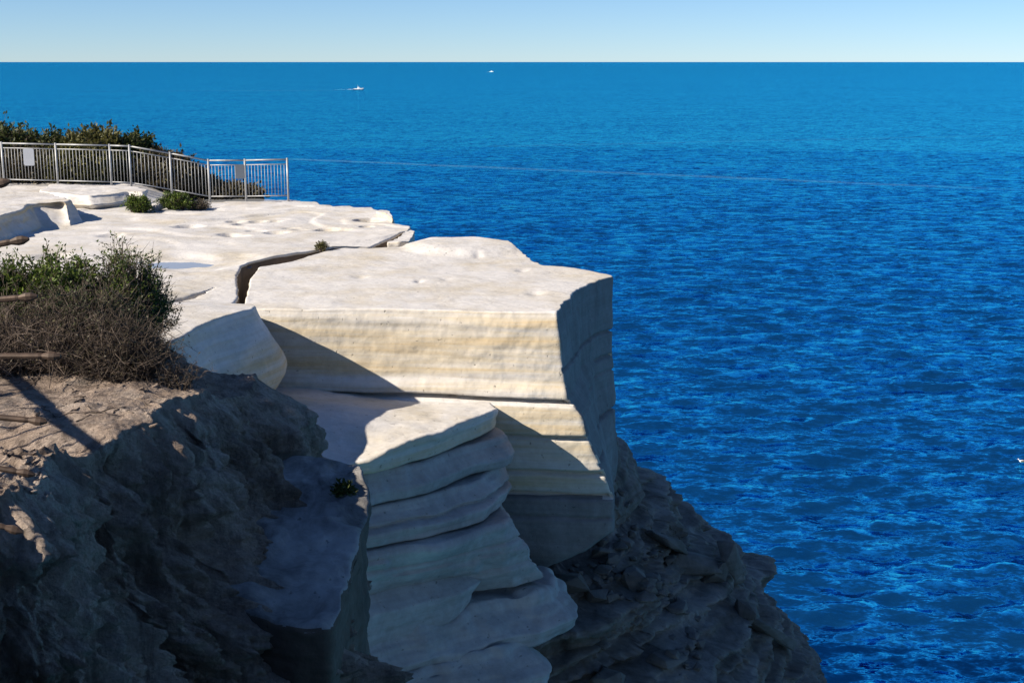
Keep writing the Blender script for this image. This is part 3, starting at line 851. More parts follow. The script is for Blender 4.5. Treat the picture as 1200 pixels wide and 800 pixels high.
for (px, py, Y, s, k, rot, scl, lab) in [
    (742, 668, 23.6, .34, 1, (.2, .1, .4), (1, 1, .9), 'pale rounded boulder sitting at the front of the dark rubble'),
    (757, 674, 23.4, .26, 4, (.1, .3, 1.4), (1, 1, 1), 'small grey boulder touching the pale rounded one in the rubble'),
    (783, 628, 26.0, .55, 2, (.0, .45, .5), (1.3, .8, .8), 'long tilted slab leaning above the dark rubble'),
    (812, 628, 26.4, .70, 6, (.1, .35, .2), (1.2, .8, .9), 'broad flat boulder capping the shoulder of the dark cliff'),
    (836, 648, 26.5, .6, 0, (.0, .3, 1.9), (1.1, .8, .8), 'blocky grey boulder under the capping slab on the shoulder'),
    (852, 672, 26.6, .55, 7, (.0, .1, 2.2), (.7, .7, 1.3), 'upright dark block standing on the seaward shoulder'),
    (892, 708, 26.2, .75, 3, (.2, .65, .3), (1.5, .6, .6), 'dark slab leaning like a tilted plate on the lower nose of the cliff'),
    (872, 706, 25.8, .5, 5, (.1, .3, 1.0), (.7, .8, 1.1), 'upright grey block propping the tilted plate'),
    (780, 735, 23.0, .42, 8, (.1, .1, .8), (1.2, 1, .8), 'grey boulder lodged in the strata under the rubble ledge'),
    (715, 735, 21.9, .42, 1, (.1, .2, 2.8), (1, 1, 1), 'rounded grey boulder below the pale ledge'),
    (668, 668, 22.8, .40, 4, (.2, .1, 2.1), (1.2, 1, .8), 'grey boulder tucked under the hanging foot of the block'),
    (700, 680, 22.9, .34, 0, (.2, .3, .3), (1.2, 1, .8), 'flat boulder beside the rubble under the block')]:
    x, y, z = UY(px, py, Y)
    boulder(x, y, s, lab, k, rot, 0.3, scl)

# ------------------------------------------------------------------ foreground bank of sandy earth
GZ = 28.0
def bank_z(x, y):
    p = V3(x, y, np.zeros(len(x)))
    z = 28.0 + 0.05 * fbm(p * .9, 3, .5, 301) + 0.022 * fbm(p * 4.5, 4, .6, 302) + 0.010 * ridge(p * 11, 3, .5, 303)
    z = z - 0.22 * sstep(8.05, 9.2, y) * sstep(-2.7, -1.9, x)
    z = z + 0.25 * sstep(-2.8, -6.5, x) + 0.3 * sstep(4.5, 2.0, y)
    lump = sstep(7.1, 6.6, y) * sstep(5.2, 5.7, y)
    z = z + lump * 0.05 * ridge(p * 6, 3, .55, 305)
    # hollow washed out between the near lump and the ground behind it
    e = ((x + 2.75) / .75) ** 2 + ((y - 7.05) / .22) ** 2
    z = z - 0.12 * np.exp(-e)
    return z
bedge = [(6, 0.8), (2, 2.0), (-0.4, 2.6), (-1.5, 3.3), (-2.15, 4.3), (-2.5, 5.2)] + [U(*p, GZ) for p in ((-30, 612), (5, 602), (40, 590), (60, 567), (66, 545), (80, 532), (102, 525), (122, 516), (137, 511), (160, 499), (182, 492), (186, 480), (192, 468), (215, 462))] + [U(*p) for p in ((240, 457, 27.94), (275, 452, 27.86), (300, 448, 27.79), (303, 441, 27.78), (282, 437, 27.82), (262, 434, 27.85), (228, 424, 27.95))] + [(-2.35, 9.6), (-2.9, 10.3), (-4, 11.6), (-6, 13.5), (-10, 17)]
binner = [(4, -8), (-6, -8), (-14, -4), (-16, 2), (-17, 6), (-18, 9), (-19, 12), (-20, 15)]
def bank_disp(x, y, z, nx, ny, w):
    p = V3(x, y, z)
    s = x * 0.5 + y              # runs along the face
    warp = 0.10 * fbm(p * 2.0, 3, .5, 311)
    flute = ridge(V3((s + warp) * 4.4, x * .6, z * .6), 4, .58, 312)
    flute2 = fbm(V3((s + warp) * 11, x * 2, z * 1.2), 3, .55, 313)
    lump = fbm(p * [3.6, 3.6, 2.8], 5, .6, 314)
    deep = np.minimum(1, w / 0.25)
    low = sstep(0.5, 1.4, w)
    d = deep * (0.12 * flute * (1 - .45 * low) + 0.03 * flute2 + (0.13 + 0.17 * low) * lump) + 0.035 * deep * ridge(p * [5, 5, 3.5], 3, .55, 320) + 0.02 * fbm(p * 14, 4, .6, 315)
    # hollows and shelves
    cav = np.maximum(0, fbm(p * [1.5, 1.5, 1.1], 2, .5, 317) - 0.28)
    d = d - 0.85 * cav * deep
    d = d + 0.03 * np.tanh(3 * fbm(V3(x * .8, y * .8, z * 5.5), 3, .5, 318)) * low
    right = sstep(6.6, 8.2, y)
    d = d + right * 0.08 * sstep(0.2, 0.8, w)
    crack = np.exp(-(pn(V3((s + warp * .7) * 2.3, x * .4, z * .35), 331) / .035) ** 2)
    crack = np.maximum(crack, 0.8 * np.exp(-(pn(V3((s + warp) * 4.6, x * .6, z * .6), 341) / .03) ** 2))
    d = d - 0.10 * crack * deep * sstep(-.2, .3, fbm(p * .9, 2, .5, 333))
    d = d - 0.10 * (1 - right) * sstep(0.1, 0.4, w) * sstep(1.3, .5, w)
    return d
Vt, q = curtain(bedge, binner, bank_z, lambda w: 0.10 * w, 3.4, bank_disp, [.12 if i < 5 else .013 if i < 25 else .03 if i < 28 else .12 for i in range(len(bedge) - 1)], 0.013, rnd=0.025, ncol=200, sm=3, power=2.2)
nE = len(Vt) // (199 + int(3.4 / .013))
wl = np.maximum(0, (np.arange(len(Vt)) // nE - 199)) * 0.013
yy = Vt[:, 1]
tipw = sstep(7.9, 8.5, yy)
Vt[:, 0] += tipw * 0.27 * np.minimum(wl, .9) + (1 - tipw) * sstep(6.0, 7.0, yy) * (0.06 * wl + 0.62 * sstep(.55, 1.5, wl))
o = link('earth_bank', make_mesh('earth_bank', Vt, q), M_earth)
tag(o, 'eroded bank of sandy earth with a fluted face', 'earth', kind='structure')
qb_ = q[:200 * (nE - 1)].tolist()
BANK = BVHTree.FromPolygons(Vt[:202 * nE].tolist(), qb_)
def gz_bank(x, y):
    h = BANK.ray_cast(Vector((x, y, 40)), Vector((0, 0, -1)))
    return h[0].z if h[0] is not None else 28.0
M_shelf = sandstone('stained_sandstone', (0.40, 0.39, 0.38), (0.30, 0.285, 0.265), (0.20, 0.17, 0.14), 0.2, 0.3, 0.9, 1.2)
# pale shelf of rock at the foot of the bank
zt = 27.28
slab('rock_shelf', 'blue-grey shelf of smooth rock at the seaward foot of the earth bank',
     [(zt, [UY(*p)[:2] for p in ((362, 536, 9.1), (400, 541, 9.1), (424, 556, 9.0), (430, 580, 8.75), (434, 600, 8.5), (424, 640, 8.1), (402, 690, 7.6), (386, 738, 7.1), (345, 732, 7.1))] + [(-1.7, 7.3), (-1.9, 8.4), (-1.7, 9.0)]),
      (26.6, [UY(*p)[:2] for p in ((362, 536, 9.1), (400, 541, 9.1), (424, 556, 9.0), (428, 580, 8.75), (430, 600, 8.5), (418, 640, 8.1), (398, 690, 7.6), (384, 738, 7.1), (340, 732, 7.1))] + [(-1.7, 7.3), (-1.9, 8.4), (-1.7, 9.0)]),
      (24.5, [UY(*p)[:2] for p in ((362, 536, 9.1), (400, 541, 9.1), (424, 556, 9.0), (420, 580, 8.75), (418, 600, 8.5), (405, 640, 8.1), (390, 690, 7.6), (378, 738, 7.1), (340, 732, 7.1))] + [(-1.7, 7.3), (-1.9, 8.4), (-1.7, 9.0)])],
     401, mat=M_shelf, amp=.05, rnd=.04, step=.02, dz=.02, smooth=3, top=lambda x, y: -0.22 * (8.7 - np.clip(y, 6.8, 9.2)) + 0.05 * fbm(V3(x * 3, y * 3, x * 0), 3, .55, 4))
sh = bpy.data.objects['rock_shelf'].data
sh.materials.append(M_darkbrown)
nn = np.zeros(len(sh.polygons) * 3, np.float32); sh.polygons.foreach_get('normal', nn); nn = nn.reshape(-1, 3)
sh.polygons.foreach_set('material_index', ((np.abs(nn[:, 2]) < .55)).astype(np.int32))  # steep faces of the shelf take the dark brown stone

# ------------------------------------------------------------------ far guard fence
def cyl_arrays(p0, p1, r, sides=8, r1=None):
    return tube_arrays([([p0, p1], [r, r if r1 is None else r1])], sides)
def capped_tube(p0, p1, r, sides=8, r1=None):
    v, q_ = cyl_arrays(p0, p1, r, sides, r1)
    n = sides
    v = np.concatenate([v, [p0], [p1]])
    t = [(2 * n, (i + 1) % n, i) for i in range(n)] + [(2 * n + 1, n + i, n + (i + 1) % n) for i in range(n)]
    return v, q_, np.array(t)
def part_tube(name, p0, p1, r, mat, parent, sides=8, r1=None):
    """child mesh between two points given in the parent's space"""
    c = np.array(p0, float)
    v, q_, t = capped_tube((0, 0, 0), tuple(np.array(p1, float) - c), r, sides, r1)
    return link(name, make_mesh(name, v, q_, t), mat, parent, tuple(c))
posts = []
for (px, py, Y) in [(-58, 213.5, 45.4), (5, 214.5, 45.2), (68, 216, 45.0), (131, 217.5, 44.8), (154, 218.5, 44.6), (201.5, 226.5, 44.9), (246, 234.5, 45.2), (288.6, 234.3, 45.2), (338, 233.5, 45.0)]:
    posts.append(UY(px, py, Y))
F0 = posts[4]
fence = empty('guard_fence', F0, 'pale galvanised steel fence of thin upright bars along the back of the rock platform', 'fence')
def rel(p): return (p[0] - F0[0], p[1] - F0[1], p[2] - F0[2])
HT = 1.32
bar_me = {}
for i, p in enumerate(posts):
    g = rel(p)
    zg = float(plat_z(np.array([p[0]]), np.array([p[1]]))[0])
    part_tube('post', (g[0], g[1], min(g[2], zg - F0[2]) - 0.12), (g[0], g[1], g[2] + HT + 0.03), 0.036, M_galv, fence, 10)
for i in range(len(posts) - 1):
    a, b = np.array(rel(posts[i])), np.array(rel(posts[i + 1]))
    part_tube('handrail', tuple(a + [0, 0, HT - .02]), tuple(b + [0, 0, HT - .02]), 0.026, M_galv, fence)
    part_tube('top_rail', tuple(a + [0, 0, HT - .17]), tuple(b + [0, 0, HT - .17]), 0.017, M_galv, fence)
    part_tube('bottom_rail', tuple(a + [0, 0, .12]), tuple(b + [0, 0, .12]), 0.019, M_galv, fence)
    L = float(np.linalg.norm((b - a)[:2]))
    n = max(3, int(round(L / 0.112)))
    if 'bar' not in bar_me:
        v, q_, t = capped_tube((0, 0, 0), (0, 0, HT - .29), 0.0105, 6)
        bar_me['bar'] = make_mesh('baluster', v, q_, t); bar_me['bar'].materials.append(M_galv)
    for k in range(1, n):
        f = k / n
        c = a * (1 - f) + b * f
        link('baluster', bar_me['bar'], None, fence, (c[0], c[1], c[2] + .12))
def sign(pa, pb, f, w, h, zt, label, push, m=None):
    a, b = np.array(pa), np.array(pb)
    c = a * (1 - f) + b * f
    d = (b - a) / np.linalg.norm(b - a)
    n = np.array([d[1], -d[0], 0]); n = n / np.linalg.norm(n)
    bm = bmesh.new()
    bmesh.ops.create_cube(bm, size=1)
    for v in bm.verts: v.co = Vector((v.co.x * w, v.co.y * 0.006, v.co.z * h))
    vert_edges = [e for e in bm.edges if abs(e.verts[0].co.y - e.verts[1].co.y) > .001]
    bmesh.ops.bevel(bm, geom=vert_edges, offset=0.03, segments=3, affect='EDGES')
    me = bpy.data.meshes.new('sign_board'); bm.to_mesh(me); bm.free()
    o = link('sign_board', me, m or M_sign, None, tuple(c + n * push + np.array([0, 0, zt - h / 2])))
    o.rotation_euler = (0, 0, math.atan2(d[1], d[0]))
    return tag(o, label, 'sign')
M_signdark = plain('sign_back_dark', (0.10, 0.12, 0.15), 0.5, 0.1, 0.08, 4)
sign(posts[1], posts[2], 0.50, 0.37, 0.56, HT - .17, 'blank pale sign board fixed to the fence in front of the heath', 0.035)
sign(posts[6], posts[7], 0.86, 0.30, 0.47, HT - .15, 'small blank grey sign board on the fence panel in front of the sea', 0.035, M_signdark)

# ------------------------------------------------------------------ near fence (its shadow falls on the earth) and the spiked fan at its end
def shift_sun(p, h):             # the point h above ground whose shadow falls on p
    k = h / math.tan(R(SUN_EL))
    return (p[0] - math.cos(R(SUN_A)) * k, p[1] - math.sin(R(SUN_A)) * k)
sa, sb = U(15, 440, GZ), U(92, 511, GZ)
NF_H = 1.18
qa, qb = shift_sun(sa, NF_H), shift_sun(sb, NF_H)
dv = np.array([qb[0] - qa[0], qb[1] - qa[1]]); dv /= np.linalg.norm(dv)
FAN_Y = 4.0
endp = np.array(qb) + dv * ((FAN_Y - 0.15 - qb[1]) / dv[1])
startp = np.array(qa) - dv * 1.6
def ground(x, y): return gz_bank(float(x), float(y))
e0 = (endp[0], endp[1], ground(*endp))
nfence = empty('railing', e0, 'brown steel railing on the earth bank whose shadow stripes the sunlit ground', 'railing')
Ln = float(np.linalg.norm(endp - startp))
ztopn = GZ + NF_H
def nrel(p, z): return (p[0] - e0[0], p[1] - e0[1], z - e0[2])
for k in range(4):
    p = endp + (startp - endp) * k / 3
    part_tube('post', nrel(p, ground(*p) - .15), nrel(p, ztopn + .02), 0.03, M_rust, nfence, 10)
part_tube('handrail', nrel(endp, ztopn), nrel(startp, ztopn), 0.032, M_rust, nfence, 10)
part_tube('bottom_rail', nrel(endp, GZ + .42), nrel(startp, GZ + .42), 0.016, M_rust, nfence, 8)
nb = int(Ln / 0.125)
bal = None
for k in range(1, nb):
    p = endp + (startp - endp) * k / nb
    if bal is None:
        v, q_, t = capped_tube((0, 0, 0), (0, 0, ztopn - GZ - .42), 0.008, 6)
        bal = make_mesh('baluster', v, q_, t); bal.materials.append(M_rust)
    link('baluster', bal, None, nfence, nrel(p, GZ + .42))

cx, cy, cz = UY(-400, 418, FAN_Y)
fan = empty('spiked_fan', (cx, cy, cz), 'fan of brown steel spikes spreading out from the end of the railing', 'guard')
RAD = 470 / FPX * FAN_Y / ray(0, 418)[1]
def spike_mesh(L):
    # square bar that flattens and flares into a blunt pointed head
    st = [(0.10, .0095, .0095), (L - .065, .0095, .0095), (L - .055, .008, .008), (L - .033, .0145, .011), (L - .018, .0135, .010), (L, .005, .005)]
    vv, ff = [], []
    sides = 8
    for (x, a_, b2) in st:
        for k in range(sides):
            th = 2 * math.pi * (k + .5) / sides
            vv.append((x, b2 * math.cos(th), a_ * math.sin(th)))
    qd = grid_quads(len(st), sides, wrap=True)
    n = len(vv); vv += [(0.10, 0, 0), (L + .002, 0, 0)]
    t = [(n, (i + 1) % sides, i) for i in range(sides)] + [(n + 1, (len(st) - 1) * sides + i, (len(st) - 1) * sides + (i + 1) % sides) for i in range(sides)]
    return make_mesh('spike', vv, qd, np.array(t), smooth=False)
tips = [(12, 212), (34, 280), (44, 347), (71, 417), (55, 494), (41, 556), (27, 623)]
rs = random.Random(3)
for (tx, ty) in [(-70, 70), (-25, 140)] + tips + [(-10, 690), (-60, 755)]:
    p = np.array(UY(tx, ty, FAN_Y)); c = np.array([cx, cy, cz])
    d = p - c
    # spikes set out from a curved back plate, so that they spread less than true radii
    root = c + np.array([0.0, 0, d[2] * 0.45])
    v = p - root
    me = spike_mesh(float(np.linalg.norm(v))); me.materials.append(M_rust)
    o = link('spike', me, None, fan, tuple(root - c))
    o.rotation_euler = (rs.uniform(-.5, .5), -math.atan2(v[2], math.hypot(v[0], v[1])), 0)
pl = [(0.10 + 0.035 * (k / 10 - 1) ** 2, 0, (k / 10 - 1) * 0.42) for k in range(21)]
v, q_ = tube_arrays([(pl, [0.022] * 21)], 8)
link('back_bar', make_mesh('back_bar', v, q_), M_rust, fan)
part_tube('bracket', (0.10, 0, .18), (e0[0] - cx, e0[1] - cy, .16), .014, M_rust, fan)
part_tube('bracket', (0.10, 0, -.18), (e0[0] - cx, e0[1] - cy, -.16), .014, M_rust, fan)

# ------------------------------------------------------------------ plants
def leaf_quads(pts, dirs, size, rng, aspect=2.2):
    n = len(pts)
    s = size * (0.6 + 0.8 * rng.random(n))[:, None]
    d = dirs + rng.normal(0, 0.6, (n, 3)); d /= np.linalg.norm(d, axis=1)[:, None]
    r = rng.normal(0, 1, (n, 3)); a = np.cross(d, r); a /= np.linalg.norm(a, axis=1)[:, None]
    L = d * s; W = a * s / aspect / 2
    mid = pts + L * 0.45
    v = np.stack([pts, mid + W, pts + L, mid - W], 1).reshape(-1, 3)
    q_ = np.arange(4 * n).reshape(-1, 4)
    return v, q_
def shrub(name, label, cat, base, rad, n_stems, leaf, n_leaf, leafm, twigm, seed, twig_r=0.006, bare=0.35, group=None, zf=None, fill=2.0, top=None, wig=0.12):
    """a scrubby plant: wiry stems filling a mound, leaves on the outer twigs"""
    rng = np.random.default_rng(seed)
    bx, by, bz = base
    rx, ry, rz = rad
    root = empty(name, base, label, cat, group)
    paths, ends, dirs = [], [], []
    def hmax(u, v):               # height of the mound over its footprint (units of the radius)
        h = math.sqrt(max(0.02, 1 - u * u - v * v))
        return h * (top(u, v) if top else 1) 
    for i in range(n_stems):
        a = rng.random() * 6.283; rr = math.sqrt(rng.random())
        u, v = rr * math.cos(a), rr * math.sin(a)
        k = 0.35 + 0.7 * rng.random() ** (1 / fill)
        tip = np.array([u * rx * (.4 + .6 * k), v * ry * (.4 + .6 * k), hmax(u, v) * rz * k])
        st = np.array([u * rx * 0.35 + rng.normal(0, .04 * rx), v * ry * 0.35 + rng.normal(0, .04 * ry), -0.03])
        if zf: st[2] = zf(bx + st[0], by + st[1]) - bz - 0.02
        m = 6
        t = np.linspace(0, 1, m)[:, None]
        P = st * (1 - t) + tip * t
        P[:, 2] += np.sin(t[:, 0] * math.pi) * 0.10 * rz
        w = rng.normal(0, wig * 0.4 * min(rx, rz), (m, 3)); w[0] = 0
        P = P + w * t
        if zf is not None: P[:, 2] = np.maximum(P[:, 2], 0.01 + st[2])
        paths.append((P, np.linspace(twig_r * (1 + rng.random()), twig_r * .4, m)))
        for j in range(5):
            f = 0.45 + 0.55 * rng.random()
            kk = f * (m - 1); i0 = min(int(kk), m - 2)
            s0 = P[i0] * (1 - (kk - i0)) + P[i0 + 1] * (kk - i0)
            d = rng.normal(0, 1, 3) + np.array([u * .8, v * .8, 0.7]); d /= np.linalg.norm(d)
            L = (0.10 + 0.16 * rng.random()) * (rx + rz) * .5
            s1 = s0 + d * L * .5 + rng.normal(0, .05 * L, 3); s2 = s0 + d * L + np.array([0, 0, .12 * L])
            paths.append((np.array([s0, s1, s2]), np.array([twig_r * .5, twig_r * .38, twig_r * .2])))
            if rng.random() > bare:
                ends.append((s0, s1, s2, d))
    v, q_ = tube_arrays(paths, 3)
    link('branches', make_mesh('branches', v, q_), twigm, root)
    if n_leaf and ends:
        per = max(1, n_leaf // len(ends))
        pts, ds = [], []
        for (s0, s1, s2, d) in ends:
            f = rng.random(per)[:, None]
            pts.append(np.where(f < .5, s0 + (s1 - s0) * f * 2, s1 + (s2 - s1) * (f - .5) * 2) + rng.normal(0, leaf * .35, (per, 3)))
            ds.append(np.tile(d, (per, 1)))
        pts = np.concatenate(pts); ds = np.concatenate(ds)
        v, q_ = leaf_quads(pts, ds, leaf, rng)
        o = link('foliage', make_mesh('foliage', v, q_, smooth=False), leafm, root)
        o['kind'] = 'stuff'
    return root
def bz_(x, y): return gz_bank(x, y)
def bush(px, py, Y, rad, **kw):
    x, y, z = UY(px, py, Y)
    return (x, y, gz_bank(x, y))
# the wiry bush on the bank
shrub('bush', 'tall wiry grey-twigged bush at the edge of the earth bank', 'bush', bush(150, 418, 9.5, 0), (.37, .40, .76), 560, .020, 20000, M_leaf, M_bark, 1, .0042, .45, zf=bz_, top=lambda u, v: 1.0 - .25 * max(0, -u))
shrub('bush', 'bright green leafy bush growing against the wiry grey bush', 'bush', bush(70, 420, 9.4, 0), (.50, .45, .66), 440, .028, 30000, M_leaf, M_bark, 2, .0042, .2, zf=bz_)
shrub('bush', 'low green bush behind the spikes at the far left of the bank', 'bush', bush(5, 425, 9.3, 0), (.45, .45, .62), 400, .028, 24000, M_leaf, M_deadtwig, 3, .0042, .3, zf=bz_)
shrub('dead_scrub', 'mat of dry leafless twigs in front of the green bushes', 'bush', bush(40, 428, 8.75, 0), (.62, .28, .34), 700, .018, 5000, M_leafdry, M_deadtwig, 4, .003, .5, zf=bz_, wig=.8)
shrub('dead_scrub', 'tangle of dark dry twigs at the foot of the wiry bush', 'bush', bush(142, 440, 8.65, 0), (.40, .26, .32), 600, .018, 4000, M_leafdry, M_bark, 5, .003, .5, zf=bz_, wig=.8)
shrub('bush', 'straggly grey-green bush poking up through the dry twigs', 'bush', bush(95, 425, 8.95, 0), (.50, .32, .52), 520, .018, 16000, M_leafgrey, M_bark, 8, .0036, .3, zf=bz_, wig=.4)
shrub('dead_scrub', 'sparse dry twigs hanging over the lip of the bank beside the wiry bush', 'bush', bush(208, 438, 8.55, 0), (.20, .16, .18), 70, .016, 150, M_leafdry, M_bark, 6, .003, .8, zf=bz_, wig=.5)
# loose sticks on the ground
for i in range(26):
    px, py = rs.uniform(5, 235), rs.uniform(445, 500)
    x, y = U(px, py, GZ)
    if px > 185 and py > 462: continue
    th = rs.uniform(0, 6.28); L = rs.uniform(.08, .3)
    P = []
    for k in range(6):
        t = k / 5 - .5
        xx, yy = x + math.cos(th) * t * L + rs.gauss(0, .012), y + math.sin(th) * t * L + rs.gauss(0, .012)
        P.append((xx, yy, gz_bank(xx, yy) + .004))
    c = np.array(P[0])
    v, q_ = tube_arrays([(np.array(P) - c, [.004, .0045, .004, .0035, .003, .0015])], 4)
    o = link('fallen_twig', make_mesh('fallen_twig', v, q_), M_bark if i % 2 else M_deadtwig, None, tuple(c))
    tag(o, 'thin dry twig lying on the sunlit sandy ground', 'twig', 'twigs scattered on the bank')
# stones on the lip
for i in range(70):
    if i == 0:
        SM = []
        for me in BMESH[:5]:
            m2 = me.copy(); m2.materials[0] = M_earth; SM.append(m2)
    if i < 45: px, py = rs.uniform(-5, 60), rs.uniform(540, 592)
    else: px, py = rs.uniform(20, 190), rs.uniform(450, 505)
    x, y = U(px, py, GZ)
    s = rs.uniform(.010, .035)
    o = link('stone', SM[rs.randrange(5)], None, None, (x, y, gz_bank(x, y) - s * .15))
    o.scale = (s, s, s); o.rotation_euler = (rs.uniform(-.4, .4), rs.uniform(-.4, .4), rs.uniform(0, 6.28))
    tag(o, 'small crumbled stone lying on the edge of the earth bank', 'stone', 'stones crumbling on the bank edge')
# plants on the rock
def on_plat(px, py, z=26.0):
    x, y = U(px, py, z)
    return (x, y, float(plat_z(np.array([x]), np.array([y]))[0]))
shrub('shrub', 'small round green shrub on the rock below the fence', 'shrub', on_plat(161, 247.5), (.42, .4, .46), 160, .07, 3600, M_leaf, M_bark, 11, .006, .1)
shrub('shrub', 'spreading green shrub beside a grey stone below the fence', 'shrub', on_plat(206, 244.5), (.55, .45, .46), 180, .07, 3000, M_leaf, M_bark, 12, .006, .2)
shrub('dead_scrub', 'brown dry scrub at the seaward end of the green shrubs', 'shrub', on_plat(233, 243.5), (.42, .4, .28), 170, .05, 900, M_leafdry, M_bark, 13, .006, .6)
shrub('shrub', 'tiny olive tuft growing in the crack behind the block', 'shrub', on_plat(377, 293), (.16, .16, .2), 70, .04, 700, M_leafolive, M_bark, 14, .004, .1)
x, y, z = on_plat(186, 245)
o = link('stone', BMESH[1], None, None, (x, y, z - .05)); o.scale = (.3, .25, .25); o.data = o.data.copy(); o.data.materials[0] = M_slab
tag(o, 'grey stone lying between the two green shrubs', 'stone')
x, y, z = UY(402, 576, 8.6)
shrub('fern', 'dark little spiky plant rooted on the grey rock shelf', 'plant', (x, y, z - .02), (.075, .075, .08), 50, .035, 500, M_leaffar, M_bark, 15, .003, .05)
# heath beyond the fence
def heath(px, pyb, Y, rad, lab, m, seed, leaf=.15, n=9000, bare=.05, zoff=0.0):
    x, y, z = UY(px, pyb, Y)
    shrub('heath_bush', lab, 'bush', (x, y, z + zoff), rad, 420, leaf, int(n * 2.6), m, M_bark, seed, .02, bare, 'heath bushes beyond the fence')
heath(8, 214, 48.0, (2.0, 1.5, 1.85), 'dark rounded heath bush behind the pale sign board', M_leaffar, 21)
heath(60, 214, 48.6, (1.7, 1.5, 1.65), 'dark twiggy heath bush between two fence posts', M_leaffar, 22)
heath(118, 216, 48.0, (1.45, 1.4, 1.85), 'dome-shaped olive heath bush rising above the fence corner', M_leafolive, 23, n=11000)
heath(90, 216, 46.8, (1.5, 1.0, 1.25), 'yellow-green heath bush pressed against the fence bars', M_leafolive, 24)
heath(25, 215, 46.8, (1.6, 1.0, 1.1), 'low dry heath bush under the pale sign board', M_leafdry, 25)
heath(158, 217, 48.4, (1.1, 1.2, 1.72), 'narrow dark heath bush just past the fence corner', M_leaffar, 26)
heath(190, 224, 48.0, (1.5, 1.3, 1.3), 'brown heath bush sloping down behind the descending fence', M_leafdry, 27)
heath(-45, 214, 48, (2.0, 1.5, 1.9), 'pinkish dry heath bush at the end of the fence', M_leafdry, 28)
heath(225, 232, 48.4, (1.0, 1.0, .95), 'dark low bush standing against the sea behind the fence', M_leafdry, 29)
heath(262, 234, 48.2, (1.6, .8, .45), 'creeping dry scrub at the brink behind the fence', M_leafdry, 30, n=5000)

# rock knoll beyond the fence, carrying the lower bushes
slab('rock_knoll', 'brown rock rim dropping away behind the fence',
     [(25.0, [(-18, 47), (-13, 46.8), (-10.5, 46.9), (-9.2, 48), (-9.8, 49.6), (-13, 51), (-18, 52)]), (21, [(-19, 46.5), (-13, 46.3), (-10, 46.6), (-8.6, 48), (-9.2, 50), (-13, 52), (-19, 53)])], 501, amp=.3, rnd=.15, mat=M_low, step=.12, dz=.12)

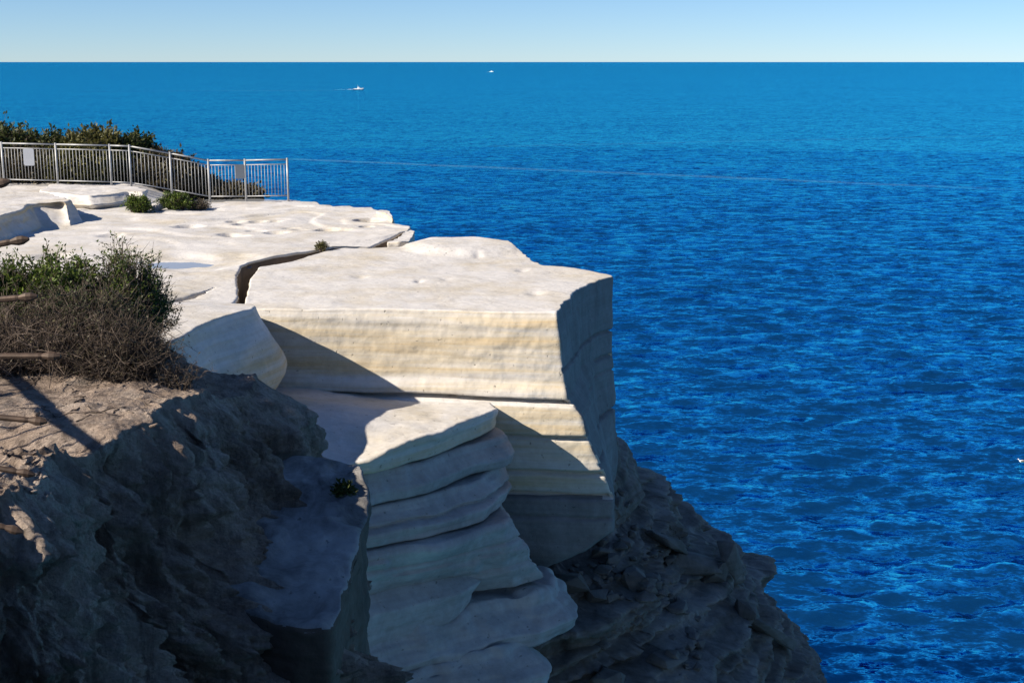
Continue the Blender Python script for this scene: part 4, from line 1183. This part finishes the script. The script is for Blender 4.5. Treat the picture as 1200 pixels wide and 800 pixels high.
# ------------------------------------------------------------------ boats and bird
def boat(px, py, L, label, heading, wake):
    x, y = U(px, py, 0.0)
    root = empty('motor_boat', (x, y, 0), label, 'boat')
    root.rotation_euler = (0, 0, heading)
    st = []
    for k in range(9):
        t = k / 8
        X = (t - .5) * L
        hw = L * .15 * (1 - max(0, (t - .45) / .55) ** 2.2) * (0.92 + .08 * min(1, t * 4))
        sh = L * (.085 + .05 * t ** 2)
        keel = -L * .02 + (L * .09 * max(0, (t - .8) / .2) ** 2)
        st.append([(X, -hw, sh), (X, -hw * .85, sh * .35), (X, 0, keel), (X, hw * .85, sh * .35), (X, hw, sh), (X, 0, sh + .02 * L)])
    vv = np.array(st).reshape(-1, 3)
    q_ = grid_quads(9, 6, wrap=True)
    link('hull', make_mesh('hull', vv, q_, [(0, 1, 2), (0, 2, 5), (2, 3, 4), (2, 4, 5)]), M_hull, root)
    def bx(name, x0, x1, hw, z0, z1, m, taper=.8):
        v, q2 = box_arrays(x0, x1, -hw, hw, z0, z1)
        for k in range(4, 8): v[k, 1] *= taper; v[k, 0] = (v[k, 0] - (x0 + x1) / 2) * .8 + (x0 + x1) / 2 - .02 * L
        return link(name, make_mesh(name, v, q2, smooth=False), m, root)
    bx('cabin', -.10 * L, .22 * L, .10 * L, .10 * L, .19 * L, M_hull)
    bx('windscreen', .02 * L, .235 * L, .102 * L, .14 * L, .178 * L, M_cabin)
    bx('flybridge', -.10 * L, .10 * L, .085 * L, .192 * L, .26 * L, M_hull, .9)
    part_tube('mast', (-.03 * L, 0, .25 * L), (-.06 * L, 0, .48 * L), .012 * L, M_hull, root, 6, .006 * L)
    # churned foam behind and beside
    rng = np.random.default_rng(7)
    n = int(260 * wake)
    t = rng.random(n) ** 1.6
    X = .4 * L - t * L * (1.2 + 1.6 * wake); Y = rng.normal(0, 1, n) * (.10 + .10 * t) * L
    s = .035 * L * (1.1 - t * .8)
    pts = V3(X, Y, .04 * L * (1 - t) * rng.random(n) + .15)
    a = rng.random(n) * 6.28
    v = np.stack([pts + V3(s * np.cos(a + k * 2.09), s * np.sin(a + k * 2.09), s * .5 * (k == 0)) for k in range(3)], 1).reshape(-1, 3)
    o = link('wake_foam', make_mesh('wake_foam', v, None, np.arange(3 * n).reshape(-1, 3), smooth=False), M_foam, root)
    o['kind'] = 'stuff'
boat(420, 105.3, 11.5, 'white cabin cruiser running along the sea with a foaming wake', R(4), 1.0)
boat(576, 84.6, 13.0, 'tiny white boat far out near the horizon', R(-25), .5)

def seabird():
    x, y = U(1197.5, 543, 0.0)
    root = empty('seabird', (x, y, 0.12), 'dark-backed seabird with a white head resting on the water', 'bird')
    prof = [(-.36, .005, .08), (-.27, .05, .07), (-.15, .10, .07), (0, .125, .06), (.12, .105, .07), (.19, .07, .11), (.225, .052, .17), (.25, .052, .215), (.285, .04, .225), (.32, .014, .22)]
    rows = []
    for (X, r, zc) in prof:
        for k in range(12):
            th = 2 * math.pi * k / 12
            rows.append((X, r * math.cos(th), zc + r * (.85 * math.sin(th))))
    v = np.array(rows)
    body = make_mesh('body', v, grid_quads(len(prof), 12, wrap=True)); body.materials.append(M_whitefeather)
    link('body', body, None, root)
    for s in (-1, 1):
        W = []
        for k in range(8):
            t = k / 7
            X = .12 - t * .60
            w = .065 * math.sin(math.pi * min(1, .12 + t * .86)) + .006
            for j in range(5):
                u = (j / 4 - .5) * 2
                W.append((X, s * (.125 * (1 - t * .75) + .012 - .03 * max(0, u)), .085 + t * .03 + u * w))
        v = np.array(W)
        m = make_mesh('wing', v, grid_quads(8, 5)); m.materials.append(M_feather)
        o = link('wing', m, None, root)
        md = o.modifiers.new('thick', 'SOLIDIFY'); md.thickness = .02
    part_tube('beak', (.31, 0, .22), (.385, 0, .205), .012, M_beak, root, 6, .003)
    root.rotation_euler = (0, 0, R(165))
seabird()
